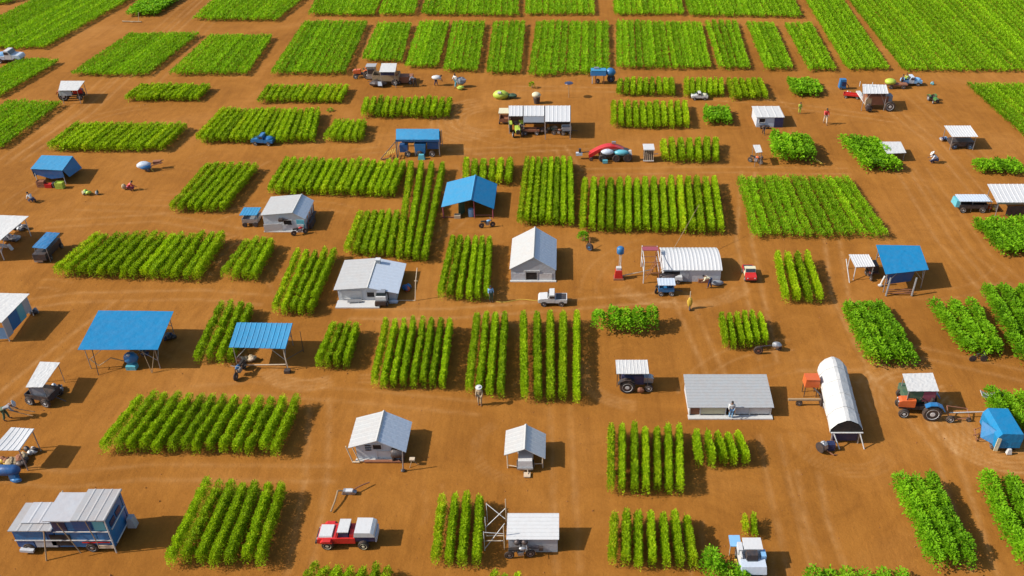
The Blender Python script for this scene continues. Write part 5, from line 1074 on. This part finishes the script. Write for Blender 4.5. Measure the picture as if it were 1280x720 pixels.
# blue long canopied trailer
t = thing('blue_trailer', G(523, 187), 'long blue canopied trailer with a yellow slatted ramp at its left end', 'trailer')
q = [G(495, 174.5, 2.3), G(549, 174.5, 2.3), G(549, 161, 2.3), G(495, 161, 2.3)]; X = t.location
MB().sheet(q[0], q[1], q[2], q[3], nu=10, nv=6, th=.08, sag=-.1, jit=.015).build('roof_sheet', 'tarp2', t)
x0, x1, yf, yk = q[0].x, q[1].x, q[0].y, q[2].y
MB().box(((x0+x1)/2, yf+.05, 2.15), (x1-x0, .08, .3)).build('fascia', 'dblue', t)
MB().box((x0+.8, yf+.5, 1.0), (1.0, .9, .9)).build('left_body', 'dblue', t); MB().box(((x0+x1)/2+.2, yf+.6, 1.0), (1.1, 1.2, 1.3), top=(1.3, 1)).build('middle_body', 'blue', t); MB().box((x1-.9, yf+1.2, 1.3), (1.5, 1.6, .9)).build('right_body', 'dblue', t); MB().box(((x0+x1)/2, yk-.3, 1.3), (x1-x0-.4, .2, 1.6)).build('back_wall', 'dark', t)
for x in (x0+.1, x0+2.2, x1-.1):
    for y in (yf+.15, yk-.15): MB().cyl((x, y, 0), (x, y, 2.2), .05).build('post', 'steel', t)
for x in (x0+1.3, (x0+x1)/2+.1, x1-1.0): wheel(t, (x-X.x, yf-X.y-.1, .4), .4, .22, 'lsteel')
MB().box(((x0+x1)/2+.4, yf-.7, .3), (.9, .6, .6), top=(.7, .7)).build('front_locker', 'teal', t)
for k in range(5): MB().box((x0-1.5+.3*k, yf-.3, .45+.12*k), (.1, 1.3, .06)).build('ramp_slat', 'yellow', t)
MB().cyl((x0-2.0, yf-1.0, .1), (x0-.1, yf+.5, 1.9), .05).cyl((x0-1.9, yf-1.0, .1), (x0-.4, yf-1.0, .3), .05).cyl((x0+.1, yf-.9, .1), (x0-.1, yf+.2, 2.2), .07).build('ramp_frame', 'iron', t)
# blue tractor top
t = thing('blue_tractor', G(752, 104), 'blue tractor with a long flat hood on thin front legs at the far crop edge', 'tractor')
MB().box((-.5, 0, 1.7), (2.3, 1.3, .65), top=(.95, .85)).build('hood', 'blue', t, False); MB().box((-.5, 0, 2.08), (2.2, 1.15, .1)).build('hood_top', 'tarp2', t, False); MB().blob((1.3, .0, 1.75), (1.5, 1.3, 1.2), 2, .06).build('cab', 'blue', t, False, True)
for x in (-1.4, -.9, .3): MB().box((x, -.3, .75), (.14, .14, 1.4)).build('leg', 'rust' if x > -1 else 'lsteel', t, False)
wheel(t, (1.4, .4, .6), .6, .3, 'blue'); wheel(t, (-.6, 0, .35), .35, .2); MB().box((-.8, .2, 2.25), (.7, .4, .25)).build('air_filter', 'steel', t, False)
# red machine with black wheels
t = thing('red_harvester', G(765, 200), 'red arched farm machine with dark wheels and pale blue seats beside the white cage cart', 'harvester')
arc = [(-2.9+5.4*i/14, .65+1.15*math.sin(math.pi*i/14)) for i in range(15)]
MB().prism(arc+[(x, z-.45-.1*math.sin(i)) for i, (x, z) in list(enumerate(arc))[::-1]], .1, 1.1).build('arched_body', 'red', t, False)
MB().prism([(-1.6, .5), (2.2, .5), (2.0, 1.2), (.6, 1.5), (-1.3, 1.3)], -.25, .9).build('frame_body', 'iron', t, False)
MB().blob((-.6, -.3, 1.25), (1.6, .9, .7), 3, .08).build('seat_cover', 'bsheet', t, False, True); MB().blob((1.1, -.3, 1.15), (1.9, .9, .75), 5, .08).build('seat_cover', 'teal', t, False, True); MB().box((2.2, -.1, 1.1), (.5, .6, .5), top=(.6, .7)).build('rear_cap', 'lsteel', t, False)
for x, r_ in ((-1.2, .48), (.5, .5), (1.9, .55)): wheel(t, (x, -.55, r_), r_, .3, 'iron'); wheel(t, (x, .95, r_), r_, .3, 'iron')
MB().cyl((-2.8, .5, .9), (-4.1, .4, .8), .07).build('front_arm', 'iron', t, False); MB().box((-4.1, .3, .7), (.8, .4, .35)).build('front_block', 'bsheet', t, False); MB().box((-4.0, .3, 1.1), (.3, .3, .6)).build('front_post', 'iron', t, False); wheel(t, (-2.6, -.3, .25), .25, .15, 'rust')
MB().box((.2, .9, 1.95), (.5, .3, .25)).build('lamp_box', 'steel', t, False); MB().box((-.9, -.95, .25), (.6, .3, .4)).build('step', 'teal', t, False)
o = thing('cage_cart', G(810, 200), 'small white topped cage cart beside the red arched machine', 'cart'); MB().box((0, 0, 1.75), (1.35, 1.7, .12)).build('roof', 'white', o, False)
for i in range(6): MB().cyl((-.58+.232*i, -.72, .25), (-.58+.232*i, -.72, 1.7), .03).build('cage_bar', 'pale', o, False)
MB().box((0, .1, .95), (1.1, 1.3, 1.3)).build('box_body', 'iron', o, False); MB().box((0, -.75, .25), (1.3, .12, .12)).build('bumper', 'lsteel', o, False); wheel(o, (-.5, -.4, .22), .22, .12); wheel(o, (.5, -.4, .22), .22, .12); MB().cyl((.65, 0, .8), (1.2, -.1, .9), .05).build('drawbar', 'lsteel', o, False)
# harvester with white top, upper right
t, P4, c = canopy('harvester', ((1079, 117), (1111, 117), (1108, 106), (1078, 105)), 2.6, 'rusty harvester under a white ribbed canopy with a long slanting conveyor, upper right', 'white', ribs=.5, cat='harvester', brace=True, sag=.02)
o_ = c
MB().box((c.x+.2, c.y-.3, 1.35), (3.0, 1.8, 1.2)).build('body', 'rust', t); MB().box((c.x+1.9, c.y-.5, 1.5), (.8, 1.1, 1.0)).build('cab', 'grey', t); MB().box((c.x-1.0, c.y-1.0, 1.2), (.8, .5, 1.1)).build('hopper', 'wood', t)
for x, r_ in ((1.9, .72), (-.9, .45)): wheel(t, (x, -1.7, r_), r_, .35, 'lsteel')
a_ = G(1068, 120); b_ = G(1086, 138); MB().box(((a_.x+b_.x)/2, (a_.y+b_.y)/2, .8), (3.6, .6, .15), rz=math.atan2(b_.y-a_.y, b_.x-a_.x), ry=.15).build('conveyor', 'lsteel', t)
MB().blob((c.x-1.2, c.y-2.0, .7), (.8, .6, 1.0), 3, .15).build('gear_case', 'iron', t); MB().cyl((c.x-1.9, c.y+1.0, 2.6), (c.x-1.9, c.y+1.0, 3.3), .05).cyl((c.x-.2, c.y+.9, 2.6), (c.x-.2, c.y+.9, 3.2), .05).build('pole', 'lsteel', t)
cart(1064, 122, R(-15), 'red sledge cart carrying a white bag next to the rusty harvester', 2.3, .9, 'red', None, 1, .2, bh=.2); sack_heap(1061, 118, 'white bag lying on the red sledge cart', ['white', 'white'], 3, .3); sack_heap(1073, 119, 'green bundle between the red sledge and the rusty harvester', ['dgreen', 'green'], 4, .5)
o = thing('seed_cart', G(1114, 110), 'rusty low cart with a pale green round cover behind the harvester', 'cart'); MB().blob((-.3, 0, 1.0), (1.7, 1.4, .9), 2, .06).build('cover', 'lime', o, False, True); MB().box((.6, 0, .6), (3.2, .9, .2)).build('frame', 'rust', o, False); wheel(o, (-.2, -.5, .3), .3, .15); wheel(o, (1.6, -.5, .3), .3, .15)
person(1126, 108, 0, 'person in dark clothes standing beside the pale green covered cart', 'stand', 'iron', 'iron'); person(1131, 107, 1, 'person in a yellow green vest beside the pale blue rounded car', 'stand', 'lime', 'dgreen')
o = thing('blue_barrow', G(1052, 111), 'upright dark blue barrow standing by the small square plot', 'barrow'); MB().box((0, 0, .85), (1.0, .8, 1.3), top=(.85, .9)).build('tray', 'blue', o, False); MB().box((.1, -.42, .9), (.6, .04, .6)).build('tray_inner', 'navy', o, False); MB().path([(.5, 0, .9), (.9, -.2, .5), (1.0, -.2, .1)], .06).build('handle', 'iron', o, False); wheel(o, (-.2, -.4, .2), .2, .12)
tractor(1166, 127, R(-80), 'small green tractor with yellow seat alone on the upper right bare soil', 'green', None, fend='green', k=.62); o = sack_heap(1165, 106, 'small grey green bundle lying far off near the vast field', ['teal', 'grey'], 3, .3)
# small orange cart with white roof
t, P4, c = canopy('cart_roof', ((945, 191), (953, 190), (950, 181), (941, 181)), 1.9, 'tiny white roof on posts above the small orange cart by the thicket', 'wtarp', brace=False, sag=.02, postr=.03)
vh = motorbike(944, 204, R(-30), 'orange motor cart under a tiny white roof by the thicket', 'orange', k=1.1, cat='motor cart'); merge(t, vh); sack_heap(951, 200, 'black bag beside the small orange motor cart', ['iron'], 2, .25)
# blue cart left of grey house
cart(316, 279, 0, 'light blue roofed cart touching the left wall of the white roofed grey house', 1.7, 1.6, 'steel', 'tarp2', 1.5, .28, drawbar=False, rim='iron'); 
motorbike(375, 293, R(25), 'red and grey motorbike lying before the white roofed grey house', 'red', k=1.0)
o = thing('white_van', G(478, 380), 'grey white van parked nose out at the doorway of the house with the chimney', 'van', None, R(-90)); MB().box((-.3, 0, .75), (1.7, 1.05, .7), top=(.9, .9)).build('body', 'lsteel', o, False); MB().box((-.1, 0, 1.2), (.8, .95, .35), top=(.75, .85)).build('cab', 'glass', o, False); MB().box((-.15, 0, 1.4), (.6, .8, .05)).build('roof', 'steel', o, False); MB().box((.6, 0, .55), (.3, 1.0, .4)).build('bumper', 'iron', o, False)
for x in (.35, -.85):
    for s in (-1, 1): wheel(o, (x, s*.5, .28), .28, .18)
o = MB().blob((0, 0, .15), (.9, .45, .3), 3, .08).box((0, 0, .05), (.8, .4, .08)).build('pale_tub', 'bsheet', None); o.location = G(492, 378); tag(o, 'pale tub on the ground right of the grey white van', 'tub')
sack_heap(505, 363, 'crumpled blue tarpaulin bundle by the right wall of the house with the chimney', ['blue', 'dblue', 'blue'], 6, .55); sack_heap(513, 364, 'orange cloth lying next to the crumpled blue tarpaulin', ['orange'], 2, .4)
o = MB().path([(0, 0, 0), (.15, .4, 1.9), (.35, .9, 3.2)], .045).path([(-2.2, 0, .04), (0, 0, .04)], .04).box((.18, .45, 2.0), (.3, .08, .08)).build('washing_pole', 'pale', None); o.location = G(519, 376); tag(o, 'tall thin leaning pole right of the house with the chimney', 'pole')
# pump with blue tank, between barn and scaffold
o = thing('water_pump', G(773, 348), 'red water pump with a blue tank raised on a thin pole, right of the barn', 'pump'); MB().box((0, 0, .6), (.8, .6, .85), top=(.8, .8)).build('pump_body', 'red', o, False); MB().box((0, .05, 1.15), (.5, .4, .3)).build('motor', 'lsteel', o, False); MB().box((0, 0, .08), (1.0, .8, .16)).build('base', 'rust', o, False)
MB().cyl((.2, .3, .8), (.2, .3, 2.9), .04).cyl((.05, .3, .8), (.05, .3, 2.9), .025).build('pole', 'lsteel', o, False); MB().lathe((.12, .3, 2.75), (0, 0, 1), [(0, .3), (.05, .36), (.6, .36), (.72, .25), (.76, .1)], 16).build('tank', 'blue', o, False, True)
o = thing('blue_wheel_hoe', G(737, 313), 'dark blue round float wheel on an axle under a small shrub by the barn', 'hoe'); wheel(o, (0, 0, .42), .42, .25, 'blue', ax=(.6, 1, 0)); MB().cyl((0, .2, .42), (.05, .9, 1.0), .04).build('handle', 'rust', o, False)
def shrub(px, py, label, h=1.1, w_=1.3, kind='B', n=260):
    c = G(px, py); t = thing('shrub', c, label, 'shrub'); a = rng.uniform(0, 6.28, n); ph = np.arccos(rng.uniform(-.3, 1, n)); r = w_*.45*rng.power(2.5, n)
    B = np.column_stack([r*np.sin(ph)*np.cos(a), r*np.sin(ph)*np.sin(a), .45*h+h*.45*np.cos(ph)]); D = B-np.array([0, 0, .3*h]); D /= np.linalg.norm(D, axis=1)[:, None]; D += rng.normal(0, .3, (n, 3)); D /= np.linalg.norm(D, axis=1)[:, None]
    leaves_mesh('crown', B, D, rng.uniform(.15, .35, n), rng.uniform(.07, .16, n), np.clip(rng.normal(.4, .16, n), .02, .9), 'leaf'+kind, t)
    s = MB()
    for k in range(5): s.cyl((0, 0, 0), (math.cos(k*1.3)*w_*.25, math.sin(k*1.3)*w_*.25, h*.7), .035, .012, 5)
    s.build('stem', 'wood', t, False); return t
shrub(729, 301, 'small dark shrub at the front left corner of the very wide plot', 1.1, 1.2)
# vehicles before curved shed
cart(832, 366, R(0), 'white and blue covered scooter cart in front of the scaffold, with a red bike', 1.5, 1.1, 'blue', 'bsheet', 1.3, .25, 'scooter', name='covered_scooter'); motorbike(823, 363, R(60), 'red motorbike beside the white and blue covered scooter', 'red', k=.95)
o = thing('black_car', G(836, 352), 'black low car nosing out of the doorway of the curved roof shed', 'car'); MB().blob((0, 0, .6), (2.2, 1.1, .8), 3, .02, 14, 8).build('body', 'iron', o, False, True); MB().box((.9, -.2, .65), (.8, .7, .35), top=(.85, .85)).build('bonnet', 'lsteel', o, False)
for x in (-.7, .8): wheel(o, (x, -.5, .27), .27, .16)
o = thing('grey_boat', G(896, 356), 'grey upturned tub at the right front corner of the curved roof shed', 'tub'); MB().blob((0, 0, .25), (1.3, .6, .55), 3, .05).build('hull', 'grey', o, False, True)
crate(880, 352, 'dark low crate against the front of the curved roof shed', 'rust', (1.2, .5, .4))
person(887, 360, 2.8, 'person in a cream shirt bending over beside the grey tub', 'bend', 'cream', 'navy')
o = thing('yellow_hoe', G(862, 388), 'upright yellow handled seed pusher with one small wheel', 'hand tool'); MB().blob((0, .3, .75), (.5, .4, 1.1), 3, .08).build('hopper', 'yellow', o, False); MB().cyl((0, .3, 1.2), (0, .4, 1.9), .04).build('handle', 'pale', o, False); wheel(o, (0, 0, .16), .2, .12, ax=(1, 0, 0)); MB().cyl((0, .25, .5), (0, .02, .2), .05).build('fork', 'iron', o, False)
# cart by plot with wheels
o = thing('two_wheeled_cart', G(966, 439), 'iron two wheeled cart at the right corner of the small centre right plot', 'cart'); wheel(o, (-1.4, -.4, .42), .42, .2, 'rust'); wheel(o, (.5, .2, .35), .35, .25, 'steel', ax=(1, .6, 0)); MB().cyl((-1.4, 0, .5), (.6, .3, .5), .06).build('axle', 'iron', o, False); MB().blob((.3, .1, .6), (.9, .6, .6), 4, .15).build('engine', 'steel', o, False)
o = thing('bicycle', G(1222, 452), 'black bicycle lying at the front edge of a bushy plot', 'bicycle')
for x in (-.5, .5): wheel(o, (x, 0, .33), .33, .06, 'iron')
MB().path([(-.5, 0, .33), (-.1, 0, .75), (.4, 0, .78), (.5, 0, .33)], .025).path([(-.1, 0, .75), (0, 0, .3), (.4, 0, .78)], .025).build('frame', 'iron', o, False); MB().cyl((.4, -.25, .95), (.4, .25, .95), .02).box((-.15, 0, .85), (.25, .12, .06)).build('handlebar', 'iron', o, False)
# lamp post near long shelter
o = thing('lamp_post', G(711, 122), 'thin lamp post with a flat dark disc head by the long white shelter', 'lamp post'); MB().cyl((0, 0, 0), (0, 0, 2.1), .04).build('post', 'wood', o, False); MB().lathe((0, 0, 2.1), (0, 0, 1), [(0, .3), (.06, .62), (.12, .58), (.16, .2)], 18).build('lamp_head', 'navy', o, False)
o = thing('leaning_post', G(504, 589), 'grey leaning post with a round foot beside the black tank', 'post'); MB().cyl((0, 0, .05), (.1, .15, 1.9), .06, .04).build('shaft', 'steel', o, False); MB().blob((0, 0, .1), (.35, .35, .25), 2).build('foot', 'iron', o, False)
o = thing('small_stand', G(516, 581), 'small three legged wooden stand right of the leaning post', 'stand'); MB().box((0, 0, .6), (.4, .3, .12)).build('top', 'pale', o, False)
for k in range(3): MB().cyl((0, 0, .55), (math.cos(k*2.1)*.4, math.sin(k*2.1)*.4, 0), .025).build('leg', 'wood', o, False)
# covered bundles and humped carts
o = thing('covered_cart', G(183, 213), 'small humped cart under a white and blue cover with rusty handles', 'cart', None, R(12)); MB().blob((-.1, 0, .75), (1.7, 1.15, .8), 4, .1, 14, 8).build('cover', 'bsheet', o, False, True); MB().blob((.1, -.3, .6), (1.4, .7, .7), 7, .05).build('side_cloth', 'blue', o, False, True)
for s in (-1, 1): MB().cyl((.6, s*.4, .7), (2.1, s*.4+.3, .9), .06).build('handle', 'rust', o, False)
MB().box((1.4, .3, .85), (.9, .5, .35)).build('tool_box', 'rust', o, False); wheel(o, (.3, -.4, .28), .28, .15); MB().cyl((.4, -.3, .7), (.9, -.5, 0), .05).build('leg', 'yellow', o, False)
sack_heap(111, 243, 'patchwork of green and brown sacks lying left of the second heap, below the blue tent', ['sacks', 'lime', 'cream', 'green'], 6, .55); sack_heap(122, 243, 'grey green round bale right of the patchwork sacks below the blue tent', ['grey', 'dgreen'], 3, .3)
o = MB().blob((0, 0, .4), (.6, .5, .7), 5, .1).build('sack', 'sacks', None); o.location = G(156, 237); tag(o, 'brown sack beside the crouching person in red', 'sack')
o = thing('green_mound', G(630, 123), 'pale green covered load with small white panel, behind the long white shelter', 'covered load'); MB().blob((-.4, 0, .55), (2.3, 1.5, 1.3), 3, .07, 12, 8).build('cover', 'lime', o, False, True); MB().blob((1.1, 0, .4), (1.5, .8, .7), 6, .2).build('tail', 'dgreen', o, False); MB().box((-.6, -.5, 1.05), (.5, .4, .2)).build('panel', 'white', o, False)
o = thing('covered_drum', G(671, 129), 'dark drum stove under a pale green hat shaped cover', 'drum'); MB().lathe((0, 0, 0), (0, 0, 1), [(0, .4), (.9, .5), (1.0, .45)], 16).build('barrel', 'iron', o, False); MB().blob((-.05, 0, 1.25), (1.3, 1.1, .8), 2, .06).build('cover', 'cream', o, False, True)
shrub(665, 110, 'little weed sprout behind the covered drum at the far crop edge', .9, .9, 'A', 120); shrub(413, 139, 'tiny dark weed on bare soil between the short wide plots', .35, .8, 'B', 60)
o = MB().cyl((-2.4, .2, .12), (1.0, 0, .12), .12, .1).cyl((-2.6, .6, .1), (-.5, -.1, .1), .06).cyl((.4, .2, .1), (.3, 1.3, 1.4), .04).build('fallen_log', 'wood', None); o.location = G(170, 28); tag(o, 'thin log and poles lying across the far left dirt road', 'log')
c = G(970, 215); o = MB().cyl((0, 0, .15), (.6, -1.2, .15), .14, .1).build('dry_stalk', 'yellow', None); o.location = G(1019, 201); tag(o, 'yellow dried stalk bundle at the right corner of the thicket', 'stalk')
# yellow hose in the yard
pts = [G(620+k*6, 377-k*.3+1.2*math.sin(k*.9), .03) for k in range(10)]; o = MB().path(pts, .035, 5).build('hose', 'yellow', None); tag(o, 'thin yellow hose lying on the soil left of the white pickup', 'hose')
# ------------------------------------------------------------------ people
person(614, 377, -1.2, 'person in light blue at the front corner of the plot left of the barn', 'stand', 'lblue', 'dgreen')
person(600, 506, -1.6, 'person in a pale wide hat standing at the front of a narrow central plot', 'stand', 'sacks', 'sacks', 'white', 1.12)
person(913, 523, -1.5, 'person in pale clothes in the doorway of the long grey shed', 'stand', 'white', 'lblue')
person(1031, 155, -1.6, 'person in a red top with a long shadow in the upper right yard', 'walk', 'red', 'pale', None, 1.3)
person(999, 142, -1.4, 'person in a yellow green top left of the person in red', 'stand', 'lime', 'lime', None, .95)
person(954, 168, -1.5, 'small figure in dark clothes on the path below the hut with blue walls', 'walk', 'iron', 'iron', None, .8)
person(519, 108, 2.9, 'person in a grey shirt bending over tools behind the brown box wagon', 'bend', 'grey', 'iron', None, 1.2)
person(545, 107, 0, 'person in blue bending under a big white sack', 'bend', 'bsheet', 'navy', None, 1.25)
o = MB().blob((0, 0, 0), (1.5, 1.0, .65), 5, .06, 12, 8).build('white_sack', 'white', None, False, True); o.location = G(546, 107)+Vector((.05, 0, 1.25)); tag(o, 'big white sack carried on the back of the person in blue', 'sack')
person(570, 109, R(-120), 'person in pale trousers carrying a mottled grey bundle, far yard', 'walk', 'lsteel', 'teal', None, 1.2)
o = MB().blob((0, 0, 0), (1.7, 1.1, 1.1), 8, .15, 12, 8).build('mottled_bundle', 'grey', None); o.location = G(576, 109)+Vector((0, .1, .95)); tag(o, 'mottled grey bundle carried by the person in pale trousers', 'bundle')
o = MB().blob((0, 0, .3), (1.1, .8, .6), 9, .15).build('green_sack', 'lime', None); o.location = G(576, 112); tag(o, 'yellow green sack on the ground below the mottled grey bundle', 'sack')
person(40, 253, 2.6, 'person in a white shirt crouching on the bare soil at far left', 'crouch', 'white', 'navy', None, 1.15)
sack_heap(44, 252, 'dark bag behind the crouching person in white', ['iron', 'navy'], 2, .25)
person(164, 238, 0.5, 'person in red crouching beside a brown sack', 'crouch', 'red', 'pink', None, 1.1)
person(1167, 204, 2.9, 'person in blue with a pale hat crouching in the upper right yard', 'crouch', 'bsheet', 'navy', 'white', 1.3)
person(9, 525, 0.4, 'person in a mottled shirt bending with long tools at the left edge', 'bend', 'grey', 'dgreen', 'white', 1.2)
o = MB().cyl((0, 0, .9), (1.9, -.1, .35), .03).cyl((0, .3, .9), (1.8, .45, .3), .03).build('long_tools', 'wood', None); o.location = G(14, 523); tag(o, 'two long handled tools held by the bending person at the left edge', 'tool')
person(652, 166, 1.2, 'person in a dark shirt bending beside the yellow green tractor', 'bend', 'iron', 'iron')
# separate overlapping wheel (old hay rake) near plot front
